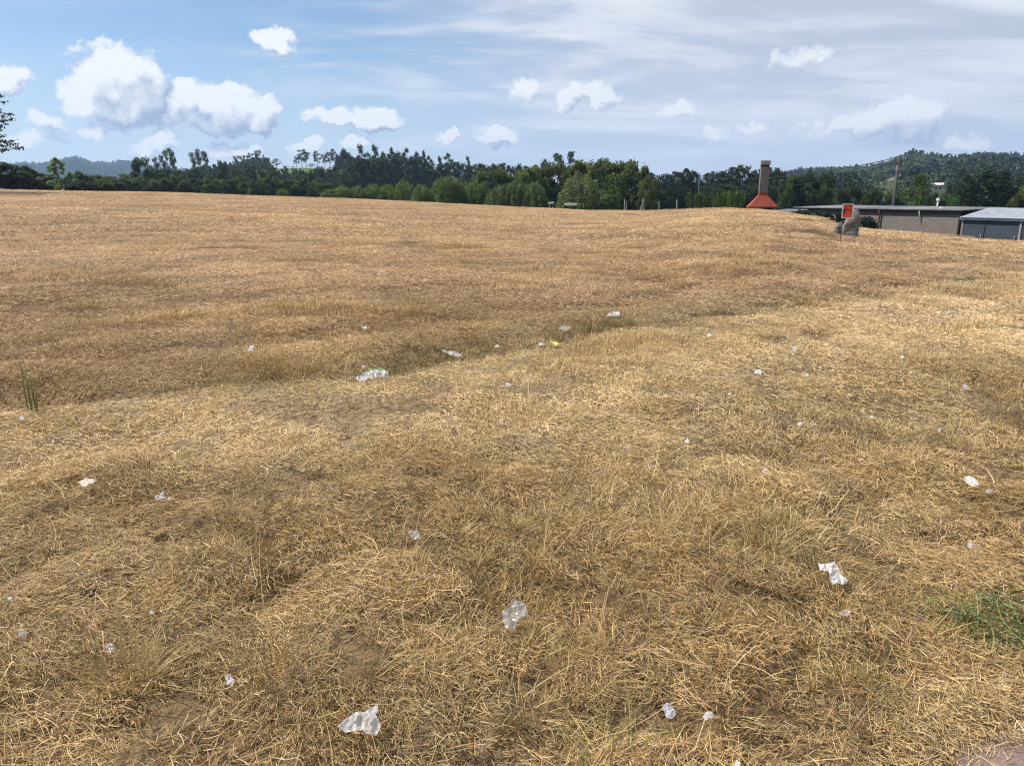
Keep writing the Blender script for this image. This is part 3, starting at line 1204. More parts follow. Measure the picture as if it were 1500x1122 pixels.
    for s in range(2):                                     # loose pale birch-like tree
        q = random.Random(170 + s)
        cl = []
        for i in range(52):
            z = .08 + .88 * i / 51
            w = .34 * max(.10, 1 - abs(z - .34) * 1.45) * q.uniform(.3, 1.1)
            a = q.uniform(0, 6.28)
            cl.append((math.cos(a) * w, math.sin(a) * w, z, .042, .042, .06))
        tr = trunk_mesh('birch_trunk', .9, .012, limbs_to(cl, .9, q, 20, .005), 170 + s, M_PALEBARK, .02)
        v.append((tr, crown_mesh('birch_crown', cl, 3400, .036, 170 + s, 1.4, .2, (.10, .15, .045), .3, .2)))
    kind('birch', v)
    v = []
    for s in range(2):                                     # upright leafy reed-like shrub
        q = random.Random(190 + s)
        cl = []
        for i in range(40):
            a, w = q.uniform(0, 6.28), .46 * math.sqrt(q.uniform(0, 1))
            cl.append((math.cos(a) * w, math.sin(a) * w, q.uniform(.45, .72), .03, .03, .30))
        tr = trunk_mesh('shrub_stem', .4, .008, limbs_to(cl, .4, q, 10, .003), 190 + s, M_BARK, .04)
        v.append((tr, crown_mesh('shrub_leaves', cl, 1800, .085, 190 + s, 3.5, 1.1, (.10, .15, .035), .35, .2)))
    kind('reed_shrub', v)


make_kinds()
TCOUNT = {}


def plant(kd, px, top, rng_, width=None, name='tree', label='', cat='tree', group=None, tone=(1, 1, 1), parts=('trunk', 'crown'), base_dz=0.0, k=None):
    """a tree whose tip shows at pixel (px, top), standing on the ground at that range"""
    p = at(px, top, rng_)
    z0 = gz(p[0], p[1]) + base_dz
    H = p[2] - z0
    i = TCOUNT.get(kd, 0)
    TCOUNT[kd] = i + 1
    tr, cr = KINDS[kd][(i if k is None else k) % len(KINDS[kd])]
    natural = {'eucalyptus': .40, 'pine': .58, 'umbrella_pine': .5, 'bush': 1.0, 'willow': 1.0, 'conifer': .62, 'birch': .62, 'reed_shrub': 1.0}[kd]
    wm = H * natural if width is None else width * pxm(p)
    H *= {'willow': 1.09, 'bush': 1.04}.get(kd, 1.0)
    q = random.Random(hash((kd, i)) & 0xffff if False else 1000 + i * 37 + len(kd))
    e = empty(name, (p[0], p[1], z0), q.uniform(0, 6.28))
    sw = wm / natural
    e.scale = (sw, sw, H)
    a = bpy.data.objects.new(parts[0], tr)
    b = bpy.data.objects.new(parts[1], cr)
    link(a, e)
    link(b, e)
    f = q.uniform(.85, 1.18)
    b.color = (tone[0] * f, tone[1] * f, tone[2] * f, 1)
    prop(e, label, cat, group)
    return e


def row(kd, items, rng_, **kw):
    for j, it in enumerate(items):
        px, top = it[0], it[1]
        w = it[2] if len(it) > 2 else None
        d = it[3] if len(it) > 3 else rng_ + ((j * 7919) % 13 - 6) * rng_ * .006
        plant(kd, px, top, d, w, **kw)


# far eucalyptus along the low rise
row('eucalyptus', [(225, 231, 14), (234, 227, 15), (243, 216.5, 20), (250, 223, 16), (284, 222, 18), (292, 218.5, 20), (299, 226, 14)], 300, name='eucalyptus_tree',
    label='tall eucalyptus behind the round dark oak, bare trunk showing under its crown', group='eucalyptus trees behind the dark oak')
row('eucalyptus', [(346, 228, 12), (355, 227.5, 12), (366, 225, 14), (378, 220, 15), (372, 236, 12)], 390, name='eucalyptus_tree',
    label='slender eucalyptus on the low rise left of the green meadow', group='eucalyptus trees on the rise')
row('eucalyptus', [(441, 219.5, 20), (447, 223, 16), (434, 230, 14)], 410, name='eucalyptus_tree',
    label='eucalyptus standing by itself just above the small green meadow', group='eucalyptus trees above the meadow')
row('eucalyptus', [(464, 222, 16), (474, 226, 13), (482, 223, 14), (489, 219, 16), (497, 226, 15)], 400, name='eucalyptus_tree',
    label='eucalyptus between the green meadow and the dark pine wood', group='eucalyptus trees beside the pine wood')
row('pine', [(392, 235, 16), (404, 232.5, 20), (455, 240, 18), (418, 243, 16), (430, 244, 14)], 400, name='pine_tree', label='small dark pine on the crest of the low rise', group='small pines on the rise', tone=(1.1, 1.15, 1.1))
row('bush', [(506, 219.5, 30)], 330, name='oak_tree', label='broad dark tree at the left edge of the pine wood', tone=(.6, .68, .7), k=1)
# pine wood
row('pine', [(529, 211.5, 24), (547, 211, 26), (573, 215, 20), (596, 216.5, 22), (610, 221, 20), (620, 219.5, 18), (628, 228, 18), (643, 228, 17), (655, 223.5, 22), (686, 229, 15),
             (538, 222, 24), (560, 222, 24), (585, 222, 22)], 230, name='pine_tree', label='ragged pine rising above the dark wood', group='pines of the dark wood', tone=(.95, 1, 1))
row('conifer', [(512, 240, 36), (523, 231, 44), (536, 233, 41), (551, 229, 45), (563, 230, 39), (577, 226, 43), (590, 229, 48), (603, 230, 41), (616, 231, 45), (630, 238, 36), (645, 240, 40),
                (660, 238, 48), (674, 238, 41), (688, 242, 38), (701, 240, 36), (712, 242, 36), (724, 241, 40), (735, 239.5, 31), (748, 243, 35), (760, 241, 30), (772, 244, 30), (784, 242, 33), (797, 239, 31)], 215,
    name='conifer_tree', label='dense dark conifer filling the wood behind the willows', group='conifers of the dark wood', tone=(.95, .95, .9))
row('umbrella_pine', [(798, 231.5, 15)], 250, name='umbrella_pine', label='low umbrella-shaped pine beside the taller pair above the willows')
row('umbrella_pine', [(820, 218.5, 31), (837, 220, 27)], 250, name='umbrella_pine', label='tall umbrella-headed pine on a thin trunk above the willows', group='pair of umbrella pines')
# left hedge and trees
row('bush', [(-70, 232, 70, 96), (-25, 235, 64, 97), (8, 237, 56, 98), (30, 243, 46, 98), (52, 250, 42, 99), (72, 258, 36, 99), (94, 262, 34, 100), (112, 264, 30, 100), (-10, 252, 60, 97), (20, 256, 50, 97), (45, 262, 46, 97), (70, 266, 40, 98), (130, 267, 32, 100), (150, 267, 32, 100), (170, 267, 32, 100)], 98, name='dark_shrub',
    label='brownish dark green shrub in the hedge left of the pale birch', cat='shrub', group='dark hedge shrubs', tone=(.62, .58, .6), parts=('stem', 'foliage'))
plant('birch', 82, 231, 95.5, 46, name='birch_tree', label='loose pale green tree standing out of the dark hedge before the blue hill', tone=(1.5, 1.5, 1.5))
row('bush', [(104, 256, 30), (120, 252, 36), (142, 256, 36), (160, 257, 36), (178, 256, 36), (198, 260, 34), (131, 262, 40), (152, 262, 40), (172, 262, 40), (190, 264, 36)], 122, name='round_shrub', label='olive green shrub between the pale tree and the round dark oak', cat='shrub',
    group='shrubs under the blue hill', tone=(1.0, 1.0, .95), parts=('stem', 'foliage'))
plant('bush', 208, 232.5, 130, 46, name='oak_tree', label='large round dark oak in front of the tall eucalyptus', tone=(.55, .68, .65), k=0)
row('bush', [(235, 246, 34, 160), (258, 250, 34, 160), (285, 247, 34, 170), (326, 236.5, 30, 190), (303, 255, 34, 160), (345, 246, 30, 200), (365, 244, 30, 210), (383, 246, 30, 210), (402, 248, 32, 210), (395, 243, 24, 260),
             (352, 250, 30, 190), (436, 254, 26, 190), (452, 250, 24, 200), (470, 246, 30, 210), (488, 244, 30, 210), (500, 250, 30, 200), (520, 252, 30, 200), (462, 262, 30, 180), (485, 262, 30, 180)], 180, name='round_tree',
    label='dark rounded tree on the slope below the eucalyptus trees', group='dark rounded trees on the slope', tone=(.62, .72, .72))
row('bush', [(218, 262, 36), (243, 260, 36), (262, 258, 36), (284, 262, 38), (308, 262, 38), (330, 262, 40), (352, 260, 38), (374, 262, 38), (395, 258, 36), (412, 262, 34), (425, 264, 32), (441, 261, 34), (458, 266, 34), (478, 268, 30)], 125,
    name='hedge_tree', label='mid green bushy tree of the row along the far edge of the field', group='bushy trees along the field edge', tone=(.92, .98, .85))
row('willow', [(414, 276, 22, 98), (482, 277, 30, 97), (500, 272, 34, 97), (522, 270, 34, 97), (546, 268, 36, 97), (568, 270, 36, 96), (592, 264, 38, 95)], 96, name='willow_bush', cat='shrub',
    label='low bright green willow bush in front of the pine wood', group='low willow bushes', parts=('stem', 'foliage'), tone=(.95, 1.05, .8))
row('willow', [(618, 268, 36, 92), (652, 256, 58, 91), (672, 260, 46, 93), (697, 262, 48, 91)], 92, name='willow_bush', cat='shrub', label='rounded grey green willow bush left of the big willow thicket',
    group='grey green willow bushes', parts=('stem', 'foliage'), tone=(.85, .98, .95))
row('bush', [(712, 252, 58, 95), (740, 249, 60, 96), (768, 247, 60, 97), (792, 241, 62, 98), (818, 240, 66, 99), (846, 238, 70, 98), (872, 234.5, 80, 96), (898, 234, 74, 93), (920, 238, 64, 91), (938, 246, 50, 90), (952, 258, 40, 88)], 95, name='willow_tree',
    label='tall olive green willow of the big thicket behind the silvery willows', group='tall willows of the thicket', tone=(1.25, 1.30, .85))
row('willow', [(732, 268, 44, 86), (758, 262, 50, 86), (784, 266, 42, 85)], 86, name='silver_willow', cat='shrub', label='silvery willow bush left of the white objects under the thicket', group='silvery willow bushes', parts=('stem', 'foliage'), tone=(.85, .95, 1.1))
plant('willow', 851, 253, 82, 72, name='silver_willow', label='big rounded silvery willow drooping over the white objects at the field edge', tone=(.98, 1.04, 1.15), cat='shrub', parts=('stem', 'foliage'))
plant('bush', 893, 284, 80, 40, name='low_shrub', label='low green shrub between the silvery willow and the wire fence', tone=(.9, 1.25, .9), cat='shrub', parts=('stem', 'foliage'))
# conifers right of the thicket
row('conifer', [(955, 254, 38), (968, 256, 33), (980, 255, 40), (993, 252, 44), (1006, 247.5, 41), (1017, 251, 42), (1036, 254, 39), (1047, 252, 40), (1059, 251, 48), (1074, 245, 44), (1090, 242.5, 52), (1105, 250, 39), (1121, 246, 50), (1134, 247, 51), (1146, 252, 38)], 150,
    name='conifer_tree', label='dark conifer of the row behind the brick chimney', group='conifers behind the chimney', tone=(1.0, 1.05, 1.0))
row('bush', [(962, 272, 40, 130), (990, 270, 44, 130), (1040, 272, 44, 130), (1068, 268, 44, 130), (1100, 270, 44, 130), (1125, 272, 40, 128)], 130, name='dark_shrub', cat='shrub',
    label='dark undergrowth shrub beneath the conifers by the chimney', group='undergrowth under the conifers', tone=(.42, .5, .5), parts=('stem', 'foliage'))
plant('reed_shrub', 1022, 279, 72, 44, name='reed_shrub', label='grey green reedy shrub right of the wire fence', tone=(.62, .62, .6), cat='shrub', parts=('stem', 'foliage'))
row('reed_shrub', [(1058, 278, 30, 66), (1078, 277, 30, 65)], 66, name='leafy_shrub', label='bright green upright leafy shrub left of the brick chimney', cat='shrub', group='bright leafy shrubs by the chimney', parts=('stem', 'foliage'), tone=(1, 1.1, .75))
# trees behind the sheds
row('bush', [(1152, 262, 34), (1166, 256, 36), (1180, 257, 36), (1192, 252.5, 34), (1206, 253, 34), (1216, 252, 30), (1160, 276, 40), (1186, 272, 44), (1210, 270, 40)], 105, name='round_tree',
    label='rounded dark green tree between the chimney and the orange sign', group='trees between chimney and sign', tone=(.72, .82, .72))
row('bush', [(1236, 274, 42), (1256, 273, 42), (1274, 277, 40), (1294, 280, 40), (1310, 284, 36)], 100, name='olive_tree', label='olive green tree behind the long shed near the utility pole', group='trees by the utility pole', tone=(.85, .88, .7))
plant('conifer', 1347, 256, 96, 50, name='cypress_tree', label='broad cone-shaped yellow green conifer right of the utility pole', tone=(2.3, 2.3, 1.1))
row('bush', [(1328, 284, 32), (1366, 284, 32), (1384, 285, 34), (1400, 268, 32, 118)], 104, name='round_tree', label='dark green tree behind the long shed by the white flue', group='trees behind the white flue', tone=(.66, .8, .7))
plant('bush', 1393, 291, 84, 38, name='bright_shrub', label='bright green shrub showing above the long shed roof beside the white flue', tone=(.9, 1.55, .8), cat='shrub', parts=('stem', 'foliage'))
row('conifer', [(1418, 256, 60), (1445, 247, 74), (1470, 251, 66), (1500, 258, 60)], 98, name='cedar_tree', label='wide dark blue green conifer towering behind the metal roofed garage', group='dark conifers behind the garage', tone=(1.0, 1.1, 1.25))
row('bush', [(1492, 285, 36), (1522, 262, 60)], 90, name='olive_tree', label='olive tree at the end of the garage roof', group='olive trees by the garage', tone=(1.2, 1.2, .8))


SCAR = [(1283, 276), (1290, 272.5), (1298, 268), (1306, 264.5), (1315, 262.5)]


SCAR_R = [hill_hit(*c) for c in SCAR]


def hill_wood():
    """the wooded hill and the far hills, too many trees to count"""
    q = np.random.default_rng(77)
    src = []
    for kd, n, col in (('bush', 620, (.066, .088, .032)), ('conifer', 520, (.042, .062, .028)), ('eucalyptus', 420, (.060, .085, .042))):
        for s in range(2):
            qq = random.Random(900 + s)
            if kd == 'bush':
                cl = [(qq.uniform(-.3, .3), qq.uniform(-.3, .3), qq.uniform(.3, .8), .18, .18, .15) for _ in range(10)]
            elif kd == 'conifer':
                cl = [(qq.uniform(-.1, .1), qq.uniform(-.1, .1), .15 + .8 * i / 9, .05 + .2 * (1 - i / 9), .05 + .2 * (1 - i / 9), .08) for i in range(10)]
            else:
                cl = [(qq.uniform(-.12, .12), qq.uniform(-.12, .12), .35 + .6 * i / 8, .10, .10, .08) for i in range(9)]
            me = crown_mesh('hill_' + kd, cl, n, .085, 900 + s, 1.3, 0, col, .4, .3)
            src.append(me)
    m, qn, out = material('hill_foliage')
    a = qn.n('ShaderNodeAttribute')
    a.attribute_name = 'shade'
    t = qn.n('ShaderNodeAttribute')
    t.attribute_type = 'INSTANCER'
    t.attribute_name = 'tint'
    c = qn.mix(1.0, a.outputs['Color'], t.outputs['Color'], 'MULTIPLY')
    principled(qn, out, c, .7, .15)
    for me in src:
        me.materials.clear()
        me.materials.append(m)
    coll = source_collection('hill_tree', src)

    def wood(name, px0, px1, r0, r1, n, h0, h1, label, tone, keepfn=None, ntypes=6):
        a0, a1 = azel(px0, 280)[0], azel(px1, 280)[0]
        a = q.uniform(a0, a1, n)
        r = np.sqrt(q.uniform(r0 ** 2, r1 ** 2, n))
        x, y = np.sin(a) * r, np.cos(a) * r
        kp = fbm(x * .012, y * .012, 301, 3) > .36
        if keepfn is not None:
            kp &= keepfn(a, r)
        x, y = x[kp], y[kp]
        n2 = len(x)
        h = q.uniform(h0, h1, n2) * (.6 + .8 * fbm(x * .02, y * .02, 303, 2))
        patch = fbm(x * .015, y * .015, 305, 3)
        ix = np.where(patch + q.normal(0, .09, n2) > .52, q.integers(0, 2, n2), q.integers(2, ntypes, n2))
        w = h * q.uniform(.8, 1.2, n2)
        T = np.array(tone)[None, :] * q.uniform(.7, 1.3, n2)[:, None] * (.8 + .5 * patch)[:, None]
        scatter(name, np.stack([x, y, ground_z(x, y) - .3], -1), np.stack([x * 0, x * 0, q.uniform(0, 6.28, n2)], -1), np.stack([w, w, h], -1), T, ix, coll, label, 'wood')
    h_a, h_r = azel(1372, 272)[0], hill_hit(1372, 277)

    def clear(a, r):
        tip = azel(1328, 240)[0]
        gone = (np.abs(a - tip) < .022) & (r > 800)
        sa = np.array([azel(px, py)[0] for px, py in SCAR])
        sr = np.interp(a, sa, [hill_hit(*c) for c in SCAR])
        gone |= (a > sa[0] - .008) & (a < sa[-1] + .006) & (r < sr + 14)
        gone |= (np.abs(a - h_a) < .015) & (r < h_r + 8)
        return ~gone
    wood('hill_wood', 1120, 1640, 240, 915, 11000, 6.0, 10.0, 'mixed wood covering the hill behind the sheds', (1.0, 1.05, 1.0), clear)
    pa = azel(445, 255)[0]
    wood('rise_scrub', 190, 900, 235, 440, 2600, 3, 6.5, 'dark scrub covering the low rise around the green meadow', (.72, .8, .75),
         lambda a, r: ~((np.abs(a - pa) < .040) & (r > 320)))
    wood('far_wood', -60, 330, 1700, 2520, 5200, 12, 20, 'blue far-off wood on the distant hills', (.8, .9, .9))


hill_wood()


def oak_branch():
    """oak standing just outside the view on the left, its outer twigs reach into the picture"""
    q = random.Random(5)
    r, f = 86.0, 2.05
    foot = at(-150, 300, r)
    z0 = gz(foot[0], foot[1])
    e = empty('oak_tree', (foot[0], foot[1], z0))
    e.scale = (f, f, f)
    prop(e, 'oak whose leafy twigs reach in above the dark hedge shrubs', 'tree')
    H = 7.6
    cl = []
    mb = MB()
    mb.tube([(0, 0, -.2), (.05, 0, 1.2), (-.05, .1, 2.6), (.1, 0, 4.4), (0, .1, 6.0)], [.30, .24, .20, .13, .05], 9)
    tips = [(0, 141), (4, 150), (14, 168), (18, 176), (8, 182), (2, 192), (4, 200), (18, 206), (33, 217), (24, 216), (12, 213), (4, 222), (-12, 160), (-16, 185), (-14, 205), (-20, 222), (-30, 150), (-34, 180), (-36, 212), (-8, 141), (-8, 172), (-6, 195), (-26, 130), (6, 171), (10, 177), (4, 178), (0, 186), (7, 208), (14, 209), (20, 212), (2, 214), (27, 218), (9, 219), (-2, 206), (1, 165), (-4, 148), (-12, 215), (-18, 172), (0, 176)]
    for i, (px, py) in enumerate(tips):
        p = at(px, py, r + q.uniform(-.5, .5)) - np.array([foot[0], foot[1], z0])
        p = p / f
        k = .16 if px > -10 else .26
        cl.append((p[0], p[1], p[2], k * q.uniform(.8, 1.4), k * q.uniform(.8, 1.4), k * .6))
        s = (0.05, 0, max(2.0, p[2] - 1.2))
        mb.tube([s, (p[0] * .5, p[1] * .5, p[2] - .35), (p[0], p[1], p[2])], [.05, .03, .008], 5)
    for i in range(60):
        a = q.uniform(0, 6.28)
        z = q.uniform(2.2, 7.2)
        w = 3.0 * math.sqrt(max(.1, 1 - ((z - 4.6) / 3.2) ** 2)) * q.uniform(.4, .92)
        cl.append((math.cos(a) * w - .4, math.sin(a) * w, z, .55, .55, .4))
    link(bpy.data.objects.new('trunk', mb.mesh('oak_trunk', M_BARK, True)), e)
    cr = crown_mesh('oak_crown', cl, 14000, .10, 3, 1.4, 0, (.040, .052, .024), .3, .2)
    o = bpy.data.objects.new('crown', cr)
    o.color = (1, 1, 1, 1)
    link(o, e)


oak_branch()

# ------------------------------------------------------------------ built things
M_CONC = weathered('grey_render', (.12, .105, .095), (.24, .215, .20), 2.2, .9, .2, .3, .01, (.07, .06, .055))
M_RED = weathered('red_painted_render', (.21, .045, .026), (.35, .080, .046), 2.5, .8, .25, .3, .008, (.20, .05, .035))
M_CAP = weathered('pale_concrete', (.26, .24, .23), (.42, .40, .39), 4, .9, .2, .3, .01)
M_GAPDARK = weathered('gap_dark', (.006, .006, .006), (.02, .018, .016), 4, .95, .1)  # near-black for the dark gap below the chimney cap
M_ROOFGREY = weathered('fibre_cement', (.16, .155, .155), (.34, .33, .34), 2.0, .85, .2, .3, .008, (.10, .10, .10))
M_ZINC = weathered('zinc_sheet', (.25, .265, .30), (.40, .415, .45), 1.5, .5, .4, .1, .004, (.24, .25, .28))
M_BLOCK = None
M_DOOR = weathered('slate_blue_paint', (.040, .047, .062), (.062, .070, .090), 1.2, .6, .35, .08, .004)
M_DARKWOOD = weathered('dark_timber', (.03, .025, .02), (.07, .055, .045), 5, .9, .1)
M_POLE = weathered('weathered_pole', (.07, .058, .05), (.15, .135, .12), 5, .9, .1, .4, .01)
M_WIRE = weathered('black_cable', (.02, .02, .02), (.04, .04, .04), 5, .6, .3)
M_WHITE = weathered('white_paint', (.62, .62, .61), (.80, .80, .79), 5, .6, .3, .1, .003)
M_RUST = weathered('rusty_steel', (.09, .045, .025), (.20, .10, .055), 20, .8, .2, .3, .003)
M_ORANGE = weathered('orange_print', (.80, .075, .022), (.88, .115, .035), 6, .55, .3, .05, .002)
M_BLACK = weathered('black_print', (.03, .012, .012), (.06, .02, .018), 6, .6, .3)
M_STONEWHITE = weathered('house_render', (.50, .46, .42), (.66, .62, .57), 1, .9, .2)
M_TILE = weathered('terracotta', (.24, .10, .06), (.36, .16, .10), 2, .9, .2)
M_GLASSDARK = weathered('dark_window', (.02, .025, .03), (.04, .045, .05), 1, .15, .5, 0)
M_FENCE = weathered('pale_fence_post', (.26, .25, .22), (.44, .42, .38), 8, .9, .1)


def block_mat():
    m, q, out = material('concrete_block')
    t = q.n('ShaderNodeTexCoord').outputs['Object']
    mp = q.n('ShaderNodeMapping')
    q.put(mp.inputs[0], t)
    mp.inputs['Rotation'].default_value = (R(90), 0, 0)
    b = q.n('ShaderNodeTexBrick')
    q.put(b.inputs['Vector'], mp.outputs[0])
    b.inputs['Scale'].default_value = 1.0
    b.inputs['Brick Width'].default_value = .42
    b.inputs['Row Height'].default_value = .21
    b.inputs['Mortar Size'].default_value = .012
    b.inputs['Color1'].default_value = (.235, .195, .170, 1)
    b.inputs['Color2'].default_value = (.195, .160, .140, 1)
    b.inputs['Mortar'].default_value = (.155, .13, .114, 1)
    n = q.noise(t, 1.1, 6, .6)
    c = q.mix(q.ramp(n.outputs['Fac'], .45, .75, 0, .55), b.outputs['Color'], (.24, .165, .135, 1))
    n2 = q.noise(t, 30, 4, .6)
    principled(q, out, c, .92, .15, (n2.outputs['Fac'], .3, .01))
    return m


M_BLOCK = block_mat()


def frame_between(p0, p1):
    """empty at p0 whose local X runs towards p1 (level), local -Y faces the camera side"""
    d = p1 - p0
    return math.atan2(d[1], d[0]), float(math.hypot(d[0], d[1]))


def corrugated(L, depth, z_front, z_back, pitch, amp, thick=.012, x0=0.0, y0=0.0):
    n = int(L / pitch * 6)
    xs = np.linspace(x0, x0 + L, n)
    zz = amp * np.sin(2 * np.pi * (xs - x0) / pitch)
    V, F = [], []
    for (yy, zb) in ((y0, z_front), (y0 + depth, z_back)):
        for t in (0, -thick):
            V += [(x, yy, zb + z + t) for x, z in zip(xs, zz)]
    for i in range(n - 1):
        a, b, c, d = i, n + i, 2 * n + i, 3 * n + i
        F += [(a, a + 1, c + 1, c), (b, d, d + 1, b + 1), (a, b, b + 1, a + 1), (c, c + 1, d + 1, d)]
    return V, F


# barbecue with tall chimney
def barbecue():
    r = 56.5
    c0 = at(1116, 304.6, r)
    k = pxm(c0)
    yaw = -math.atan2(c0[0], c0[1])
    zb = gz(c0[0], c0[1])
    e = empty('barbecue_chimney', (c0[0], c0[1], zb), yaw + R(7))
    prop(e, 'brick barbecue hood painted red with a tall grey chimney on the crest', 'chimney')
    hz_ = c0[2] - zb            # height of the hood's lower edge
    w = 20.5 * k
    # masonry legs and slab under the hood
    MB().box(-w * .92, -w * .68, -w * .62, w * .62, -.4, hz_ - .02).build('side_wall', M_CONC, e, bevel=.01)
    MB().box(w * .68, w * .92, -w * .62, w * .62, -.4, hz_ - .02).build('side_wall', M_CONC, e, bevel=.01)
    MB().box(-w * .68, w * .68, w * .40, w * .62, -.4, hz_ - .02).build('back_wall', M_CONC, e, bevel=.01)
    sh = 6.0 * k
    top = 22.0 * k
    mb = MB()
    mb.frustum((-w, w, -w * .72, w * .72, hz_), (-w, w, -w * .72, w * .72, hz_ + .09))
    mb.frustum((-w * .985, w * .985, -w * .70, w * .70, hz_ + .092), (-sh * 1.05, sh * 1.05, -sh * .95, sh * .95, hz_ + top * .80))
    hood = mb.build('hood', M_RED, e, bevel=.012)
    mb = MB()
    mb.box(-sh, sh, -sh * .9, sh * .9, hz_ + top * .80 - .03, hz_ + top * 1.02)
    mb.build('hood_neck', M_RED, hood, bevel=.01)
    st = 58 * k
    MB().box(-sh * .985, sh * .985, -sh * .885, sh * .885, hz_ + top * 1.02, hz_ + st * 1.0).build('shaft', M_CONC, e, bevel=.015)
    cap = empty  # keep the cap on four short corner piers
    for sx in (-1, 1):
        for sy in (-1, 1):
            MB().box(sx * sh * .80 - .04, sx * sh * .80 + .04, sy * sh * .70 - .04, sy * sh * .70 + .04, hz_ + st * 1.0, hz_ + st * 1.0 + .11).build('cap_pier', M_GAPDARK, e)
    MB().box(-sh * .62, sh * .62, -sh * .55, sh * .55, hz_ + st * 1.0 + .002, hz_ + st + .10).build('flue', M_GAPDARK, e)  # near-black block stands in for the dark gap under the cap
    z = hz_ + st + .11
    cp = MB().box(-sh * 1.14, sh * 1.14, -sh * 1.05, sh * 1.05, z, z + 6.0 * k).build('cap', M_CAP, e, bevel=.015)


barbecue()


def rocks():
    def rock(name, levels, depth, seed, k):
        """levels: (height px, left px, right px) from the foot upwards, k metres per pixel"""
        lv = np.array(levels, float)
        n, m = 44, 40
        hs = np.linspace(lv[0, 0], lv[-1, 0], n)
        bm = bmesh.new()
        rings = []
        for h in hs:
            l, r_ = np.interp(h, lv[:, 0], lv[:, 1]), np.interp(h, lv[:, 0], lv[:, 2])
            cx, hw = (l + r_) / 2 * k, (r_ - l) / 2 * k
            ring = []
            for j in range(m):
                t = 2 * math.pi * j / m
                c, s_ = math.cos(t), math.sin(t)
                ex = .55
                v = Vector((cx + math.copysign(abs(c) ** ex, c) * hw, math.copysign(abs(s_) ** ex, s_) * hw * depth, h * k))
                o_ = Vector((c, s_, .15))
                nz = mnoise.fractal(v * 2.6 + Vector((seed, 0, 0)), 1.0, 2.0, 5) * .045 + (mnoise.cell(v * 4.5 + Vector((seed, 3, 1))) - .5) * .02
                ring.append(bm.verts.new(v + o_ * nz))
            rings.append(ring)
        for a_, b_ in zip(rings, rings[1:]):
            for j in range(m):
                bm.faces.new((a_[j], a_[(j + 1) % m], b_[(j + 1) % m], b_[j]))
        bm.faces.new(rings[-1])
        bm.faces.new(rings[0][::-1])
        me = bpy.data.meshes.new(name)
        bm.to_mesh(me)
        bm.free()
        me.polygons.foreach_set('use_smooth', [True] * len(me.polygons))
        m, q, out = material(name + '_granite')
        t = q.n('ShaderNodeTexCoord').outputs['Object']
        n1, n2_, n3 = q.noise(t, 2.5, 6, .65), q.noise(t, 14, 5, .7), q.noise(t, 60, 3, .7)
        c = q.mix(q.ramp(n1.outputs['Fac'], .35, .65), (.14, .125, .108, 1), (.25, .225, .20, 1))
        c = q.mix(q.ramp(n2_.outputs['Fac'], .50, .62, 0, .8), c, (.16, .155, .095, 1))
        c = q.mix(q.ramp(n2_.outputs['Fac'], .62, .70, 0, .7), c, (.36, .34, .31, 1))
        principled(q, out, c, .92, .15, (q.m('ADD', n2_.outputs['Fac'], q.m('MULTIPLY', n3.outputs['Fac'], .4)), .7, .04))
        me.materials.append(m)
        return bpy.data.objects.new(name, me)
    p = hit(1246, 345.5, .04)
    r = math.hypot(p[0], p[1])
    k = pxm(p)
    o = rock('standing_stone', [(-7, -13, 10.6), (0, -13, 10.6), (4, -13.2, 10.8), (14, -12.2, 10.6), (20, -11.6, 10.8), (25, -9.2, 10.2), (30, -5.5, 9.4), (34, -2.4, 8), (36.5, 0, 6.4), (37.5, 1.4, 5)], .62, 3.0, k)
    o.location = (p[0], p[1], p[2])
    o.rotation_euler = (0, 0, -math.atan2(p[0], p[1]))
    link(o)
    prop(o, 'tall pointed grey granite stone standing behind the orange sign', 'rock')
    p2 = hit(1229, 342.0, .04)
    o = rock('boulder', [(-10, -7.5, 6.5), (0, -7.5, 6.5), (5, -8, 6.8), (10, -6.5, 6.5), (14, -3.2, 5.5), (16.5, -.8, 4), (17.5, .6, 2.6)], .8, 9.0, k)
    o.location = p2
    o.rotation_euler = (0, 0, .15 - math.atan2(p2[0], p2[1]))
    link(o)
    prop(o, 'low rounded grey boulder leaning against the standing stone', 'rock')
    return p, r


ROCK_P, ROCK_R = rocks()


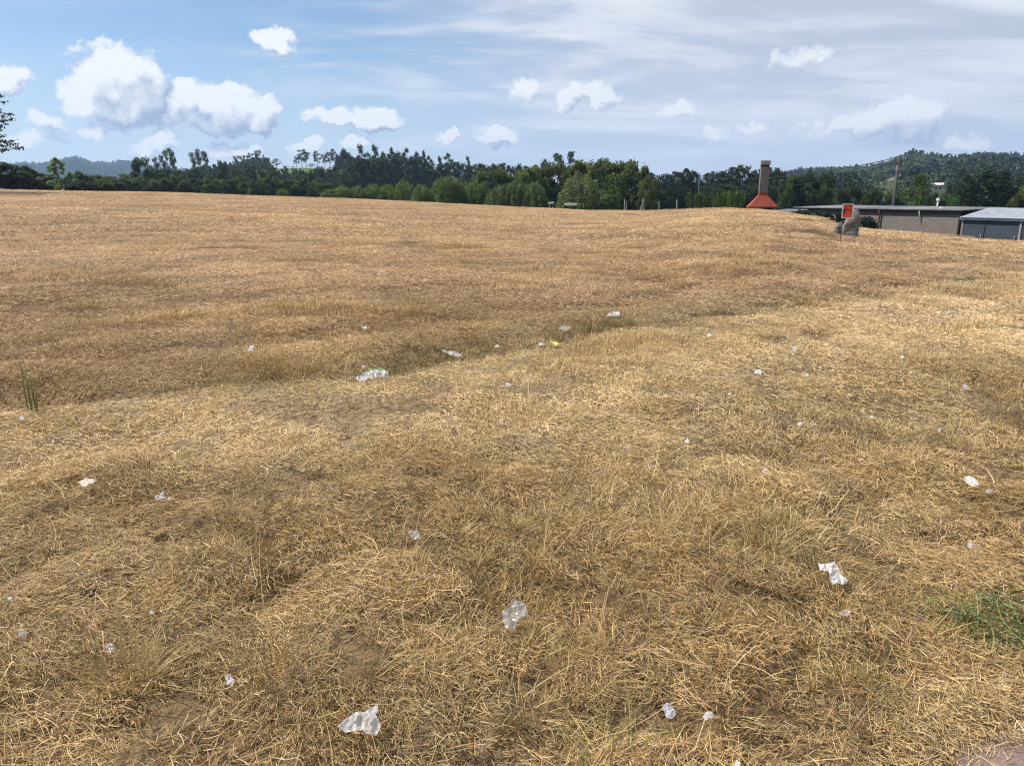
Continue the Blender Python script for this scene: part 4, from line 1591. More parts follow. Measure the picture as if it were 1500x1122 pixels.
def sale_sign():
    p = hit(1231.3, 349.5, .03)
    r = math.hypot(p[0], p[1])
    k = pxm(p)
    e = empty('sale_sign', (p[0], p[1], p[2]), -math.atan2(p[0], p[1]) + R(4))
    e.rotation_euler[1] = R(1.0)
    prop(e, 'bright orange notice with pale frame on a thin post before the stone', 'sign')
    MB().box(-.013, .013, -.013, .013, -.15, 50 * k).build('post', M_RUST, e)
    z0, z1, x0, x1 = 29.0 * k, 49.8 * k, -2.6 * k, 12.4 * k
    b = 1.3 * k
    bd = MB().box(x0, x1, -.036, -.016, z0, z1).build('panel', M_CAP, e)
    for (a0, a1, c0, c1) in ((x0, x0 + b, z0, z1), (x1 - b, x1, z0, z1), (x0 + b, x1 - b, z0, z0 + b), (x0 + b, x1 - b, z1 - b, z1)):
        MB().box(a0, a1, -.046, -.0365, c0, c1).build('frame', M_WHITE, bd)
    MB().box(x0 + b + .002, x1 - b - .002, -.041, -.0365, z0 + b + .002, z1 - b - .002).build('orange_sheet', M_ORANGE, e)
    h = z1 - z0
    w = x1 - x0
    mb = MB()
    y0, y1 = -.0455, -.0415
    mb.box(x0 + b * 1.2, x1 - b * 1.2, y0, y1, z0 + h * .55, z0 + h * .60)         # dark bar
    mb.box(x0 + b * 1.2, x1 - b * 1.2, y0, y1, z1 - b * 1.45, z1 - b * 1.05)       # dark top edge
    mb.box(x0 + w * .12, x0 + w * .29, y0 + .0005, y1, z0 + h * .34, z0 + h * .545)  # block of print
    mb.box(x0 + w * .31, x0 + w * .36, y0 + .0005, y1, z0 + h * .61, z0 + h * .80)
    mb.box(x1 - w * .135, x1 - w * .105, y0 + .001, y1, z0 + h * .10, z0 + h * .53)
    mb.build('print', M_BLACK, e)


sale_sign()


def long_shed():
    p0, p1 = at(1166, 305.0, 73), at(1411, 307.5, 64.5)
    zr = p1[2]
    e = empty('long_shed', (p0[0], p0[1], gz(p0[0], p0[1]) - .3), frame_between(p0, p1)[0])
    prop(e, 'long low shed of grey blocks with a corrugated roof seen edge on', 'shed')
    L = frame_between(p0, p1)[1]
    zb = e.location.z
    top = zr - zb
    drop = (p0[2] - p1[2])
    V, F = corrugated(L + .1, 6.0, top - .03, top + .10, .20, .035, .02, -.1, -.30)
    MB().add(V, F).build('roof', M_ROOFGREY, e)
    MB().box(-.05, L - .05, -.16, -.08, top - .30, top - .09).build('eave_gap_shade', M_DARKWOOD, e)  # dark strip standing in for the shade of the open gap under the roof
    wl = MB().box(0, L - .25, 0, .2, -1.5, top - .36).build('front_wall', M_BLOCK, e)
    MB().box(0, L - .25, 5.3, 5.5, -1.5, top - .02).build('back_wall', M_BLOCK, e)
    MB().box(0, .2, .2, 5.3, -1.5, top - .10).build('side_wall', M_BLOCK, e)
    # pipes on the wall
    for px, mt, nm, rr in ((1354.5, M_WHITE, 'drain_pipe', .035), (1300.5, M_RUST, 'rusty_pipe', .06)):
        u = (px - 1166) / (1411 - 1166) * L * 1.02
        zl = top - (.85 if nm == 'drain_pipe' else 1.8)
        MB().tube([(u, -.22, top - .12), (u, -.12, top - .45), (u, -.12, zl)], rr, 8).build(nm, mt, e, True)
    u = (1363 - 1166) / (1411 - 1166) * L * 1.015
    fl = MB().tube([(u, 1.2, top - .05), (u + .02, 1.2, top + .55)], .055, 10).build('flue', M_WHITE, e, True)
    mb = MB()
    mb.tube([(u + .02, 1.2, top + .552), (u + .02, 1.2, top + .62), (u + .02, 1.2, top + .74), (u + .02, 1.2, top + .80)], [.07, .12, .12, .05], 12)
    mb.build('flue_cowl', M_WHITE, fl, True)
    u = (1370 - 1166) / (1411 - 1166) * L * 1.015
    MB().tube([(u, 1.0, top + .02), (u, 1.0, top + .10), (u, 1.0, top + .16)], [.07, .08, .03], 8).build('vent', M_WHITE, e, True)


long_shed()


def lean_to():
    p0, p1 = at(1134, 309.0, 62), at(1168, 309.6, 61)
    a, L = frame_between(p0, p1)
    e = empty('lean_to_shed', (p0[0], p0[1], gz(p0[0], p0[1]) - .2), a)
    prop(e, 'small lean-to with a pale corrugated roof right of the barbecue', 'shed')
    z = p0[2] - e.location.z
    V, F = corrugated(L, 1.6, z, z + .10, .19, .03, .02)
    MB().add(V, F).build('roof', M_ROOFGREY, e)
    MB().box(.08, L - .08, .12, .27, -1.2, z - .06).build('front_wall', M_BLOCK, e)
    MB().box(.08, L - .08, 1.35, 1.5, -1.2, z + .02).build('back_wall', M_BLOCK, e)


lean_to()


def garage():
    p0, p1 = at(1409, 319.5, 62.5), at(1500, 321.0, 60.5)
    a, L1 = frame_between(p0, p1)
    e = empty('garage', (p0[0], p0[1], gz(p0[0], p0[1]) - .6), a)
    prop(e, 'garage with a ribbed metal roof and slate blue doors joined to the block shed', 'garage')
    L = L1 * 1.45
    z = p0[2] - e.location.z
    rise = 13.2 * pxm(p0)
    V, F = corrugated(L + .1, 3.4, z + .06, z + rise + .05, .20, .018, .012, -.05, -.22)
    MB().add(V, F).build('roof', M_ZINC, e)
    MB().box(-.05, L, -.14, -.06, z - .10, z + .02).build('fascia', M_ZINC, e)
    MB().box(0, .18, .02, 3.0, -1.2, z + .0).build('side_wall', M_BLOCK, e)
    MB().box(.18, L, 2.85, 3.0, -1.2, z + rise - .06).build('back_wall', M_BLOCK, e)
    dw = L1 * 36 / 91
    dw2 = L1 * 50 / 91
    x = .02
    for w in (dw, dw2, L - dw - dw2 - .3):
        d = MB().box(x + .03, x + w - .03, .05, .10, -1.2, z - .11).build('door', M_DOOR, e)
        if w < 4:
            mb = MB()
            for (c0, c1, d0, d1) in ((x + .03, x + .11, -1.2, z - .11), (x + w - .11, x + w - .03, -1.2, z - .11), (x + .11, x + w - .11, z - .19, z - .11)):
                mb.box(c0, c1, .035, .048, d0, d1)
            mb.build('door_frame', M_DOOR, d)
            MB().box(x + w - .22, x + w - .17, 0, .035, z - 1.25, z - 1.05).build('handle', M_ZINC, d)
        x += w + (.14 if w == dw2 else 0)
    MB().box(dw + dw2 + .03, dw + dw2 + .15, -.02, .12, -1.2, z - .11).build('pillar', M_CAP, e)


garage()


def hedge_block():
    """ivy hedge in front of the long shed"""
    q = random.Random(8)
    cl = []
    a, b = at(1170, 307.8, 60), at(1286, 313.5, 56.5)
    zg = gz(*(a + b)[:2] / 2)
    mid = (a + b) / 2
    for i in range(150):
        t = q.uniform(0, 1)
        p = a + (b - a) * t
        top = p[2] - .16 - (.5 * (t - .86) / .14 if t > .86 else 0)
        zz = q.uniform(min(zg, top - 1.2), top)
        cl.append((p[0] - mid[0], p[1] - mid[1] + q.uniform(-.4, .4), zz - zg, .30, .35, .24))
    o = bpy.data.objects.new('foliage', crown_mesh('hedge', cl, 13000, .15, 6, 1.3, 0, (.030, .048, .022), .4, .4))
    e = empty('ivy_hedge', (mid[0], mid[1], zg))
    link(o, e)
    mb = MB()
    for i in range(9):
        p = a + (b - a) * (i + .5) / 9 - mid
        mb.tube([(p[0], p[1], -.3), (p[0] + .05, p[1], .5), (p[0] - .05, p[1] + .1, 1.0)], [.05, .04, .02], 5)
    mb.build('stem', M_BARK, e)
    o.color = (1, 1, 1, 1)
    prop(e, 'dark ivy hedge along the block shed behind the standing stone', 'hedge')


hedge_block()


def utility_pole(px0, py0, px1, py1, r, label, arms, rad):
    top = at(px1, py1, r)
    z0 = gz(top[0], top[1])
    e = empty('utility_pole', (top[0], top[1], z0))
    prop(e, label, 'pole')
    H = top[2] - z0
    MB().tube([(0, 0, -.5), (0, 0, H * .5), (0, 0, H)], [rad * 1.15, rad, rad * .85], 10).build('shaft', M_POLE, e, True)
    yaw = -math.atan2(top[0], top[1])
    if arms:
        for (dx, dz, ln) in ((-.28, -.14, .5), (.35, -.10, .62), (.30, -.55, .55)):
            b = MB().tube([(math.copysign(rad * .7, dx), 0, H + dz), (math.copysign(ln * .95, dx), 0, H + dz - .03)], .025, 6).build('bracket', M_RUST, e)
            MB().tube([(math.copysign(ln, dx) * .92, 0, H + dz - .02), (math.copysign(ln, dx) * .92, 0, H + dz + .05), (math.copysign(ln, dx) * .92, 0, H + dz + .10)], [.03, .05, .02], 8).build('insulator', M_WHITE, b)
        MB().box(-.20, .02, -.24, -.10, H - 1.05, H - .72).build('junction_box', M_CAP, e)
    return top


P_MAIN = utility_pole(1307, 306, 1316.5, 231.5, 76, 'tall weathered utility pole with brackets behind the long shed', True, .115)
P_FAR = utility_pole(1024, 285, 1025, 254.5, 112, 'thin distant utility pole among the conifers left of the chimney', False, .11)


def cable(name, pts, rad, label):
    mb = MB()
    mb.tube(pts, rad, 5, False)
    o = mb.build(name, M_WIRE, None)
    prop(o, label, 'cable')


def sag(a, b, s, n=24):
    return [tuple(a + (b - a) * t + np.array([0, 0, -4 * s * t * (1 - t)])) for t in np.linspace(0, 1, n)]


cable('overhead_cable', sag(P_MAIN + np.array([-.46, 0, -.05]), P_FAR + np.array([0, 0, -.3]), .9), .034, 'upper dark cable strung from the tall pole towards the distant pole')
cable('overhead_cable', sag(P_MAIN + np.array([-.15, 0, -.35]), P_FAR + np.array([0, 0, -.9]), 1.5), .026, 'lower thinner cable sagging from the tall pole towards the distant pole')
cable('overhead_cable', sag(P_MAIN + np.array([.5, 0, -.05]), at(1700, 262, 84), .8), .028, 'cable running from the tall pole over the garage roof')


def wire_fence():
    r = 77.5
    posts = [(915, 292, 303.5, 0), (917.6, 295, 303.5, 0), (941.5, 291, 303.5, 0), (965.5, 295, 303.2, 0), (991.5, 292.5, 303, 0)]
    base = [at(p[0], 303.3, r) for p in posts]
    c = base[2]
    zg = gz(c[0], c[1])
    e = empty('wire_fence', (c[0], c[1], zg))
    prop(e, 'old wire fence with pale leaning posts at the field edge before the conifers', 'fence')
    tops = []
    for (px, yt, yb, _), b in zip(posts, base):
        t = at(px + .2, yt, r)
        z0 = gz(b[0], b[1])
        l = [(b[0] - c[0], b[1] - c[1], z0 - zg - .3), (t[0] - c[0], t[1] - c[1], t[2] - zg)]
        MB().tube(l, [.075, .06], 7).build('post', M_FENCE, e)
        tops.append(Vector(l[1]))
    for (xa, xb) in ((935.5, 943.6), (945.2, 941.0)):        # slanting braces
        a, b = at(xa, 303, r - .1), at(xb, 293.5, r - .1)
        MB().tube([(a[0] - c[0], a[1] - c[1], a[2] - zg - .8), (b[0] - c[0], b[1] - c[1], b[2] - zg)], .055, 6).build('brace', M_FENCE, e)
    for f in (.25, .5):
        mb = MB()
        mb.tube([tuple(t - Vector((0, 0, f * .7 + .02))) for t in tops[0:1] + tops[2:]], .012, 4, False)
        mb.build('wire', M_WIRE, e)


wire_fence()


def white_objects():
    """pale things half hidden under the silvery willow"""
    r = 78.9
    p = at(836, 301.2, r)
    zg = gz(p[0], p[1])
    k = r / FPX
    e = empty('white_trough', (p[0], p[1], zg), -.16)
    prop(e, 'long pale trough under the big silvery willow at the field edge', 'trough')
    z = p[2] - zg
    mb = MB()
    L, W, H = 8.5 * k, .45, .22
    mb.box(-L, L, -W, -W + .06, z, z + H)
    mb.box(-L, L, W - .06, W, z, z + H)
    mb.box(-L, -L + .06, -W + .06, W - .06, z, z + H)
    mb.box(L - .06, L, -W + .06, W - .06, z, z + H)
    mb.box(-L + .06, L - .06, -W + .06, W - .06, z, z + .05)
    mb.build('basin', M_WHITE, e, bevel=.015)
    for sx in (-1, 1):
        MB().box(sx * L * .8 - .1, sx * L * .8 + .1, -W * .8, W * .8, -.4, z).build('foot', M_DARKWOOD, e)
    p = at(807.5, 299.0, r + .6)
    zg = gz(p[0], p[1])
    e = empty('white_drum', (p[0], p[1], zg))
    prop(e, 'small whitish drum on a stand left of the pale trough', 'drum')
    z = p[2] - zg
    MB().tube([(-.30, 0, z), (-.24, 0, z + .02), (.24, 0, z + .10), (.30, 0, z + .11)], [.09, .13, .13, .09], 12).build('barrel', M_CAP, e, True)
    for sx in (-1, 1):
        MB().tube([(sx * .26, .12, -.2), (sx * .14, 0, z - .08)], .035, 6).build('leg', M_FENCE, e)
        MB().tube([(sx * .26, -.12, -.2), (sx * .14, 0, z - .08)], .035, 6).build('leg', M_FENCE, e)


white_objects()


def hill_house():
    r = hill_hit(1372, 277)
    p = at(1372, 277, r)
    zg = min(gz(p[0], p[1]), p[2])
    e = empty('hill_house', (p[0], p[1], zg), -math.atan2(p[0], p[1]) + .25)
    prop(e, 'small pale house half hidden by trees on the wooded hill', 'house')
    z = p[2] - zg
    e.scale = (r / 330,) * 3
    z = z / (r / 330)
    MB().box(-2.0, 2.0, -1.6, 1.6, -2, z + 1.4).build('wall', M_STONEWHITE, e)
    mb = MB()
    mb.add([(-2.3, -1.9, z + 1.4), (2.3, -1.9, z + 1.4), (2.3, 1.9, z + 1.4), (-2.3, 1.9, z + 1.4), (-2.3, 0, z + 2.2), (2.3, 0, z + 2.2)],
           [(0, 1, 5, 4), (2, 3, 4, 5), (0, 4, 3), (1, 2, 5), (3, 2, 1, 0)])
    rf = mb.build('roof', M_STONEWHITE, e)
    for x in (-1.1, .3):
        f = MB().box(x, x + .8, -1.66, -1.605, z - .2, z + .8).build('window', M_DARKWOOD, e)
        MB().box(x + .08, x + .72, -1.68, -1.662, z - .12, z + .72).build('pane', M_GLASSDARK, f)


hill_house()


def hill_track():
    n, mth = 60, 8
    V = []
    for i in range(n):
        t = i / (n - 1)
        px = SCAR[0][0] + (SCAR[-1][0] - SCAR[0][0]) * t
        py = float(np.interp(px, [c[0] for c in SCAR], [c[1] for c in SCAR]))
        rc = float(np.interp(px, [c[0] for c in SCAR], SCAR_R))
        half = (1.2 + 1.6 * math.sin(math.pi * t)) * (1 + .35 * math.sin(i * 1.9) * math.sin(i * .63))
        for j in range(mth):
            u = j / (mth - 1)
            V.append(at(px, py + half * (1 - 2 * u) + (2.0 if j == 0 else 0), rc + 7 * u))
    F = [(i * mth + j, (i + 1) * mth + j, (i + 1) * mth + j + 1, i * mth + j + 1) for i in range(n - 1) for j in range(mth - 1)]
    o = MB().add(V, F).build('bare_slope', weathered('bare_earth', (.20, .18, .13), (.42, .38, .30), .35, .95, .1), None, True)
    prop(o, 'pale strip of bare earth cutting across the wooded hill', 'slope', kind='structure')


hill_track()

# ------------------------------------------------------------------ litter
def film_mat(name, col, clear, rough=.25):
    m, q, out = material(name)
    t = q.n('ShaderNodeTexCoord').outputs['Object']
    n = q.noise(t, 30, 5, .65)
    p = q.n('ShaderNodeBsdfPrincipled')
    q.put(p.inputs['Base Color'], q.mix(n.outputs['Fac'], (*[c * .72 for c in col], 1), (*col, 1)))
    p.inputs['Roughness'].default_value = rough
    p.inputs['Specular IOR Level'].default_value = .5
    b = q.n('ShaderNodeBump')
    b.inputs['Strength'].default_value = .2
    b.inputs['Distance'].default_value = .006
    q.put(b.inputs['Height'], n.outputs['Fac'])
    q.put(p.inputs['Normal'], b.outputs[0])
    tl = q.n('ShaderNodeBsdfTranslucent')
    tl.inputs[0].default_value = (*col, 1)
    mx0 = q.n('ShaderNodeMixShader')
    mx0.inputs[0].default_value = .4
    q.put(mx0.inputs[1], p.outputs[0])
    q.put(mx0.inputs[2], tl.outputs[0])
    tr = q.n('ShaderNodeBsdfTransparent')
    mx = q.n('ShaderNodeMixShader')
    q.put(mx.inputs[0], q.ramp(n.outputs['Fac'], .35, .70, max(0, clear - .15), min(1, clear + .15)))
    q.put(mx.inputs[1], mx0.outputs[0])
    q.put(mx.inputs[2], tr.outputs[0])
    q.put(out.inputs[0], mx.outputs[0])
    return m


M_FILM = film_mat('cloudy_film', (.84, .81, .77), .34, .22)
M_CLEAR = film_mat('clear_film', (.76, .74, .70), .64, .15)
M_PAPER = film_mat('white_paper', (.90, .89, .87), .0, .8)
M_CARD = weathered('pinkish_card', (.52, .40, .33), (.66, .53, .44), 20, .85, .2)
M_BLUEFILM = film_mat('bluish_film', (.76, .78, .80), .5)
M_YELLOW = weathered('yellow_plastic', (.62, .55, .10), (.72, .66, .20), 10, .5, .4)
M_GREENPRINT = weathered('green_print', (.08, .22, .06), (.42, .46, .12), 14, .5, .4)


def crumple(name, outline, mat, label, cat, group=None, tilt=35, amp=.18, lift=.03, seed=0, thick=.0012, sub=3, parent=None, shift=0.0):
    """thin sheet with the given pixel outline, propped on the hay where its lower edge touches"""
    px = np.array(outline, float)
    cx, yb = px[:, 0].mean(), px[:, 1].max() - (px[:, 1].max() - px[:, 1].min()) * .25
    tilt = tilt * .6
    g0 = hit(cx, yb, .02)
    d0 = np.array([g0[0], g0[1]]) / math.hypot(g0[0], g0[1])
    nrm = np.array([-d0[0] * math.sin(R(tilt)), -d0[1] * math.sin(R(tilt)), math.cos(R(tilt))])
    o3 = np.array([0, 0, EYE])
    c = g0 + np.array([0, 0, lift + .035])
    pts = []
    for x, y in px:
        d = ray(x, y)
        t = np.dot(c - o3, nrm) / np.dot(d, nrm)
        pts.append(o3 + d * t - c)
    size = max(np.linalg.norm(a - b) for a in pts for b in pts)
    bm = bmesh.new()
    vs_ = [bm.verts.new(p) for p in pts]
    bm.faces.new(vs_)
    bmesh.ops.triangulate(bm, faces=bm.faces[:])
    for _ in range(sub):
        bmesh.ops.subdivide_edges(bm, edges=bm.edges[:], cuts=1, use_grid_fill=True)
    bmesh.ops.recalc_face_normals(bm, faces=bm.faces[:])
    N = Vector(nrm)
    for v in bm.verts:
        p = v.co / size
        f = mnoise.fractal(p * 3.2 + Vector((seed * 3.1, 0, 0)), 1.0, 2.0, 3)
        rdg = abs(mnoise.noise(p * 5.5 + Vector((0, seed * 2.7, 0))))
        v.co += N * ((f * .8 + rdg * .9 - .2) * amp * size + shift)
    me = bpy.data.meshes.new(name)
    bm.to_mesh(me)
    bm.free()
    me.materials.append(mat)
    o = bpy.data.objects.new(name, me)
    o.location = c
    link(o)
    s = o.modifiers.new('solidify', 'SOLIDIFY')
    s.thickness = thick
    if parent is None:
        prop(o, label, cat, group)
    else:
        o.parent = parent
        o.matrix_parent_inverse = parent.matrix_world.inverted()
    return o


crumple('plastic_sheet', [(494, 1062), (503, 1057), (513, 1049), (523, 1044), (535, 1044), (545, 1037), (553.5, 1029), (554.5, 1042), (550.5, 1048), (558, 1059), (556, 1068), (551, 1076), (535, 1074.5),
                          (532.6, 1069), (517, 1071), (507, 1071)], M_FILM, 'cloudy torn plastic sheet with a pointed corner lying on the cut straw', 'plastic litter', tilt=40, amp=.12, seed=1)
crumple('plastic_film', [(736, 894), (742, 892), (748, 890), (748.5, 881), (755.6, 879), (767, 883.5), (772, 892), (773.5, 900), (771, 905), (763, 906), (756, 914), (754, 922), (741.4, 925), (736, 907)], M_CLEAR,
        'crinkled see-through plastic film with a folded flap in the straw', 'plastic litter', tilt=42, amp=.16, seed=2)
crumple('paper_tissue', [(1199, 823), (1207, 825.5), (1222, 822.5), (1226, 830), (1230, 837), (1234, 845), (1243, 850), (1236, 855), (1220, 854), (1216, 846), (1212.5, 837.5), (1201, 835)], M_PAPER,
        'bright white crumpled paper tissue lying on the straw', 'paper litter', tilt=38, amp=.14, seed=3)
crumple('paper_cup_piece', [(1411.5, 701), (1415, 698), (1420, 697.3), (1427.5, 700), (1436, 708.7), (1428, 713.3), (1417.5, 709)], M_PAPER, 'smooth white oval scrap lying by green grass blades near a second scrap', 'paper litter', tilt=40, amp=.05, seed=4)
crumple('paper_scrap', [(1416, 800), (1420, 791), (1425, 797), (1433, 799.5), (1441, 802), (1430, 807.5), (1420, 804)], M_PAPER, 'torn white scrap with a raised tip below the white oval scrap', 'paper litter', tilt=35, amp=.15, seed=5)
crumple('card_piece', [(116, 706), (126, 701.7), (140.5, 704), (136.7, 709), (130, 710), (126, 715), (120, 713.3)], M_CARD, 'pinkish beige piece of card lying raised on the stubble', 'card litter', tilt=22, amp=.06, lift=.05, seed=6, thick=.006)
crumple('paper_scrap', [(226, 728), (231, 724.5), (234, 724), (238.5, 718), (242, 730), (234, 731), (229, 731)], M_PAPER, 'small peaked white scrap right of the beige card', 'paper litter', tilt=45, amp=.2, seed=7)
crumple('paper_scrap', [(245.5, 731), (248, 727.8), (251.5, 731), (248, 733)], M_PAPER, 'tiny white crumb beside the peaked white scrap', 'paper litter', tilt=35, amp=.15, seed=8)
bag = crumple('plastic_bag', [(521, 554), (529, 549), (538.7, 544.5), (553, 541.5), (562, 541.5), (568, 543), (569, 551), (563, 551), (560, 553), (552, 551), (544, 557), (529, 561)], M_FILM,
              'white plastic bag with green and yellow print at the ditch edge', 'plastic litter', tilt=40, amp=.10, lift=.06, seed=9)
bpy.context.view_layer.update()
crumple('printed_band', [(537, 545.5), (545, 542.8), (553, 541.4), (563, 541.4), (563.5, 543.4), (552, 544.2), (545, 546), (541, 548)], M_GREENPRINT, '', '', tilt=40, amp=.10, lift=.06, seed=9, parent=bag, shift=.012)
crumple('plastic_sheet', [(646, 513), (652, 511.8), (664, 514.5), (677.5, 518.5), (673, 523.5), (666, 521), (658, 518.5)], M_FILM, 'flat whitish plastic sheet on the far bank of the ditch', 'plastic litter', tilt=28, amp=.08, lift=.07, seed=10)
crumple('plastic_bag', [(887, 463), (891, 458.5), (899, 455.5), (908, 457.5), (908, 463), (896, 464.5)], M_FILM, 'domed whitish plastic bag on the brown grass beyond the ditch', 'plastic litter', tilt=45, amp=.12, lift=.06, seed=11)
crumple('yellow_wrapper', [(805, 500), (812, 500), (819.5, 503.5), (815, 506.5), (809, 503.5)], M_YELLOW, 'small yellow wrapper at the end of the ditch grass', 'plastic litter', tilt=35, amp=.1, lift=.06, seed=12)
crumple('plastic_scrap', [(788, 503), (793, 501.5), (798, 503), (796, 506.5), (789, 506.5)], M_FILM, 'small whitish scrap beside the yellow wrapper', 'plastic litter', tilt=35, amp=.1, lift=.05, seed=13)
crumple('plastic_film', [(817, 480), (826, 476.5), (836, 479.5), (832, 484), (822, 484)], M_CLEAR, 'dull see-through film above the yellow wrapper', 'plastic litter', tilt=30, amp=.1, lift=.06, seed=14)
for i, (pts, mt, lb) in enumerate([
    ([(598, 778), (604, 776), (613, 779), (616, 786), (610, 791), (603, 789)], M_CLEAR, 'see-through film scrap caught in the golden stubble'),
    ([(329, 989), (336, 987), (344, 996), (341, 1004), (333, 1003)], M_FILM, 'greyish film scrap beside a dark hollow in the straw'),
    ([(153, 945), (160, 941), (168, 944), (167, 954), (158, 957)], M_CLEAR, 'pale film scrap lodged against a leaning straw tuft'),
    ([(26, 924), (33, 921), (41, 925), (38, 932), (29, 933)], M_CLEAR, 'cloudy film scrap left of the leaning straw tuft'),
    ([(970, 1034), (977, 1027), (985, 1034), (990, 1046), (983, 1053), (976, 1050)], M_BLUEFILM, 'bluish see-through film standing near thin green blades'),
    ([(1029, 1049), (1036, 1042), (1045, 1044), (1044, 1049), (1034, 1055)], M_FILM, 'whitish scrap right of the bluish film'),
    ([(1075, 1119), (1080, 1112), (1085, 1117), (1083, 1124), (1077, 1124)], M_PAPER, 'small white lump beside the gravel path corner'),
    ([(1228, 897), (1237, 893), (1247, 896), (1243, 901), (1232, 901)], M_CLEAR, 'flat clear film just below the bright white tissue'),
    ([(1443, 718), (1449, 715), (1455, 718), (1450, 723), (1444, 722)], M_CLEAR, 'clear scrap beside the smooth white oval scrap'),
    ([(1409, 568), (1413, 562), (1418, 566), (1420, 571), (1411, 571)], M_BLUEFILM, 'bluish white scrap on the brown grass right of the pale swath'),
    ([(1104, 544), (1111, 541.5), (1118, 543.5), (1114, 548), (1106, 547.5)], M_PAPER, 'flat white scrap on the edge of the pale swath'),
    ([(362, 511), (367, 505.5), (373, 508), (372, 514), (365, 514.5)], M_PAPER, 'white scrap on the brown swath left of the ditch bag'),
]):
    crumple('plastic_scrap' if mt is not M_PAPER else 'paper_scrap', pts, mt, lb, 'litter', tilt=42, amp=.16, lift=.045, seed=20 + i)
for i, (x, y, w, h) in enumerate([(1164, 511, 7, 8), (1040, 491, 9, 4), (1322, 523, 6, 4), (1181, 549, 8, 5), (1171, 621, 10, 6), (1006, 646, 8, 6), (1122, 687, 6, 5), (745, 563, 9, 4), (1376, 630, 5, 6), (532, 537, 7, 5),
                                  (534, 480, 8, 4), (728, 507, 8, 4), (1069, 577, 6, 4), (32, 612, 7, 7), (1277, 611, 6, 4), (222, 896, 8, 5), (14, 876, 8, 6)]):
    pts = [(x + w * .5 * math.cos(t + .3 * math.sin(i + t)), y + h * .5 * math.sin(t) * (1 + .3 * math.sin(3 * t + i))) for t in np.linspace(0, 2 * math.pi, 7)[:-1]]
    crumple('paper_scrap', pts, M_PAPER if i % 3 else M_FILM, 'tiny white scrap of litter lying on the dry grass', 'litter', 'tiny white scraps on the dry grass', tilt=40, amp=.15, lift=.05, seed=50 + i, sub=3)


# ------------------------------------------------------------------ live plants in the field
def blade_plant(name, px, py, n, rad, h0, h1, w0, w1, pal, splay, label, cat, seed, part='blade_tuft', curl=.4):
    p = hit(px, py)
    e = empty(name, (p[0], p[1], p[2]))
    V, F, C = blades(n, rad, h0, h1, w0, w1, seed, False, 0, pal, 4, splay, curl)
    me = mesh_np(part, V, F, M_GREENBLADE)
    vattr(me, 'shade', C)
    o = bpy.data.objects.new(part, me)
    link(o, e)
    prop(e, label, cat)
    return e


RUSH = [(.10, .13, .035, 3), (.16, .17, .05, 2), (.22, .17, .08, 1)]


def rushes():
    p = hit(48, 606)
    e = empty('rush_clump', (p[0], p[1], p[2]))
    prop(e, 'small clump of upright green rush stalks standing alone in the mown grass', 'rushes')
    q = random.Random(4)
    k = math.hypot(p[0], p[1]) / FPX
    m = weathered('rush_green', (.11, .135, .04), (.26, .26, .09), 30, .6, .3)
    for i, (dx, h) in enumerate([(-6, 72), (-5, 66), (-4, 55), (-1, 50), (2, 58), (4, 46), (6, 54), (9, 48), (10, 36), (0, 40)]):
        x = dx * k
        o = MB().tube([(x * .6, q.uniform(-.02, .02), -.03), (x * .8, q.uniform(-.02, .02), h * k * .5), (x, q.uniform(-.03, .03), h * k)], [.0042, .004, .0014], 6).build('stalk', m, e, True)


rushes()
def lying_clump(px, py, n, rad, l0, l1, w0, w1, hump, pal, label, seed):
    p = hit(px, py)
    e = empty('grass_clump', (p[0], p[1], p[2] + .01), R(-35))
    V, F, C = blades(n, rad, l0, l1, w0, w1, seed, True, hump, pal, 4, curl=.5)
    me = mesh_np('blade_tuft', V, F, M_GREENBLADE)
    vattr(me, 'shade', C)
    link(bpy.data.objects.new('blade_tuft', me), e)
    prop(e, label, 'grass clump')


lying_clump(1470, 938, 170, .22, .16, .36, .0032, .0065, .15, [(.045, .085, .020, 4), (.085, .13, .032, 4), (.16, .20, .05, 3), (.28, .27, .09, 2), (.40, .32, .17, 2.5)],
            'long green grass clump lying flat beside the gravel path corner', 3)
lying_clump(1405, 915, 60, .16, .12, .30, .0025, .005, .10, [(.10, .17, .03, 3), (.24, .26, .07, 3), (.36, .31, .14, 3)], 'thin yellowish green grass blades beside the long green clump', 5)
blade_plant('grass_clump', 1250, 1010, 70, .09, .08, .24, .003, .006, [(.07, .11, .025, 3), (.20, .19, .06, 3), (.36, .28, .13, 3)], 1.0, 'dark green grass tuft left of the long green clump', 'grass clump', 6)
blade_plant('grass_clump', 1130, 812, 120, .08, .12, .28, .0025, .005, [(.34, .30, .11, 4), (.26, .27, .08, 3), (.44, .36, .17, 3)], .7, 'pale yellow green grass tuft left of the white tissue', 'grass clump', 7)
blade_plant('grass_clump', 1395, 650, 110, .08, .12, .26, .003, .005, [(.50, .40, .20, 4), (.42, .33, .14, 3), (.30, .28, .09, 1)], .7, 'pale dry grass tuft above the smooth white oval scrap', 'grass clump', 8)
blade_plant('grass_clump', 905, 1085, 26, .05, .10, .22, .003, .0055, [(.24, .28, .07, 3), (.34, .34, .10, 2)], .9, 'few bright green blades left of the bluish film', 'grass clump', 9)
blade_plant('grass_clump', 775, 850, 120, .07, .10, .20, .003, .006, [(.38, .24, .09, 4), (.30, .18, .06, 3), (.34, .30, .10, 2)], .7, 'reddish brown stubble tuft above the see-through film', 'grass clump', 10)
blade_plant('grass_clump', 185, 1000, 160, .10, .14, .34, .0022, .0045, [(.46, .34, .15, 4), (.38, .26, .10, 3), (.30, .27, .09, 1)], .5, 'tall leaning straw tuft with a pale film scrap against it', 'grass clump', 11)
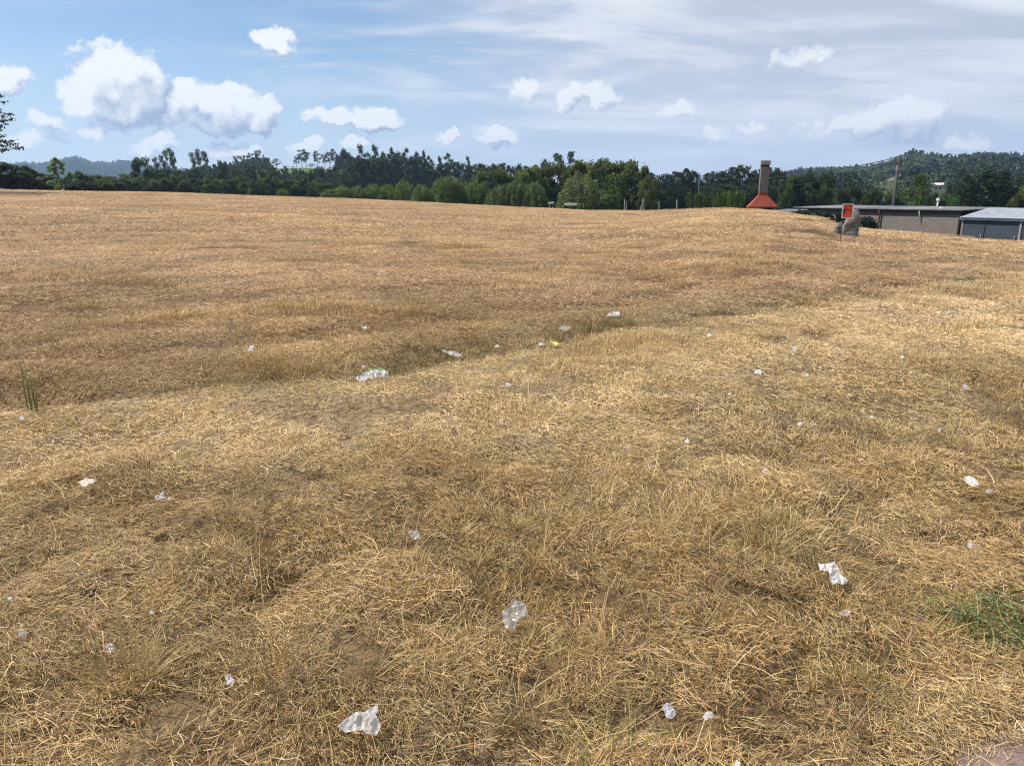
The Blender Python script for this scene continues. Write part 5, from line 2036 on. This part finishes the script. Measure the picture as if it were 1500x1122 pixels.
blade_plant('grass_clump', 405, 990, 170, .13, .12, .28, .0022, .0045, [(.42, .30, .12, 4), (.34, .22, .08, 3), (.26, .24, .07, 1)], .6, 'bushy golden tuft beside the greyish film scrap', 'grass clump', 12)
blade_plant('grass_clump', 1360, 705, 60, .06, .08, .20, .003, .005, [(.14, .20, .04, 3), (.30, .29, .09, 2), (.40, .32, .14, 2)], .7, 'small green grass tuft left of the smooth white oval scrap', 'grass clump', 13)

# ------------------------------------------------------------------ tell long rows of look-alikes apart by their neighbours
SPLIT = {
    'conifers behind the chimney': [(1020, 'dark conifer between the willow thicket and the thin distant pole', 'conifers between thicket and thin pole'),
                                    (1108, 'dark conifer between the thin distant pole and the tall chimney', 'conifers between thin pole and chimney'),
                                    (9999, 'dark conifer just right of the tall chimney shaft', 'conifers right of the chimney')],
    'conifers of the dark wood': [(622, 'dense dark conifer under the tall ragged pines of the wood', 'conifers under the ragged pines'),
                                  (690, 'dense dark conifer under the last few single pines of the wood', 'conifers under the single pines'),
                                  (9999, 'low dark conifer in the level stretch before the umbrella pines', 'low conifers before the umbrella pines')],
    'dark rounded trees on the slope': [(340, 'dark rounded tree on the slope below the eucalyptus behind the oak', 'slope trees near the dark oak'),
                                        (425, 'dark rounded tree on the slope left of the green meadow', 'slope trees left of the meadow'),
                                        (9999, 'dark rounded tree between the green meadow and the pine wood', 'slope trees right of the meadow')],
    'bushy trees along the field edge': [(320, 'mid green bushy tree at the field edge below the dark oak and eucalyptus', 'field edge trees below the oak'),
                                         (9999, 'mid green bushy tree at the field edge below the green meadow', 'field edge trees below the meadow')],
    'dark hedge shrubs': [(82, 'brownish dark shrub in the hedge under the overhanging oak twigs', 'hedge shrubs under the oak twigs'),
                          (9999, 'low brownish dark shrub in the hedge under the blue hill', 'hedge shrubs under the blue hill')],
    'tall willows of the thicket': [(830, 'tall olive willow of the thicket above the smaller silvery willows', 'thicket willows above the silvery bushes'),
                                    (9999, 'tall olive willow of the thicket behind the big silvery willow', 'thicket willows behind the big silvery one')],
}
for o in list(scene.objects):
    if o.get('group') in SPLIT:
        x = CXP + FPX * o.location.x / (o.location.y * math.cos(PITCH))
        for lim, lb, gr in SPLIT[o['group']]:
            if x < lim:
                o['label'], o['group'] = lb, gr
                break

# ------------------------------------------------------------------ haze
def haze_box():
    o = MB().box(-2900, 2900, -2900, 2900, -14, 175).build('haze', bpy.data.materials.new('haze_air'), None)
    m = o.data.materials[0]
    m.use_nodes = True
    m.node_tree.nodes.clear()
    q = G(m.node_tree)
    out = q.n('ShaderNodeOutputMaterial')
    v = q.n('ShaderNodeVolumePrincipled')
    v.inputs['Color'].default_value = (.50, .72, 1.0, 1)
    v.inputs['Density'].default_value = HAZE
    v.inputs['Anisotropy'].default_value = .2
    q.put(out.inputs['Volume'], v.outputs[0])
    prop(o, 'pale blue air veiling the distant hills', 'haze', kind='stuff')


HAZE = .00023
haze_box()
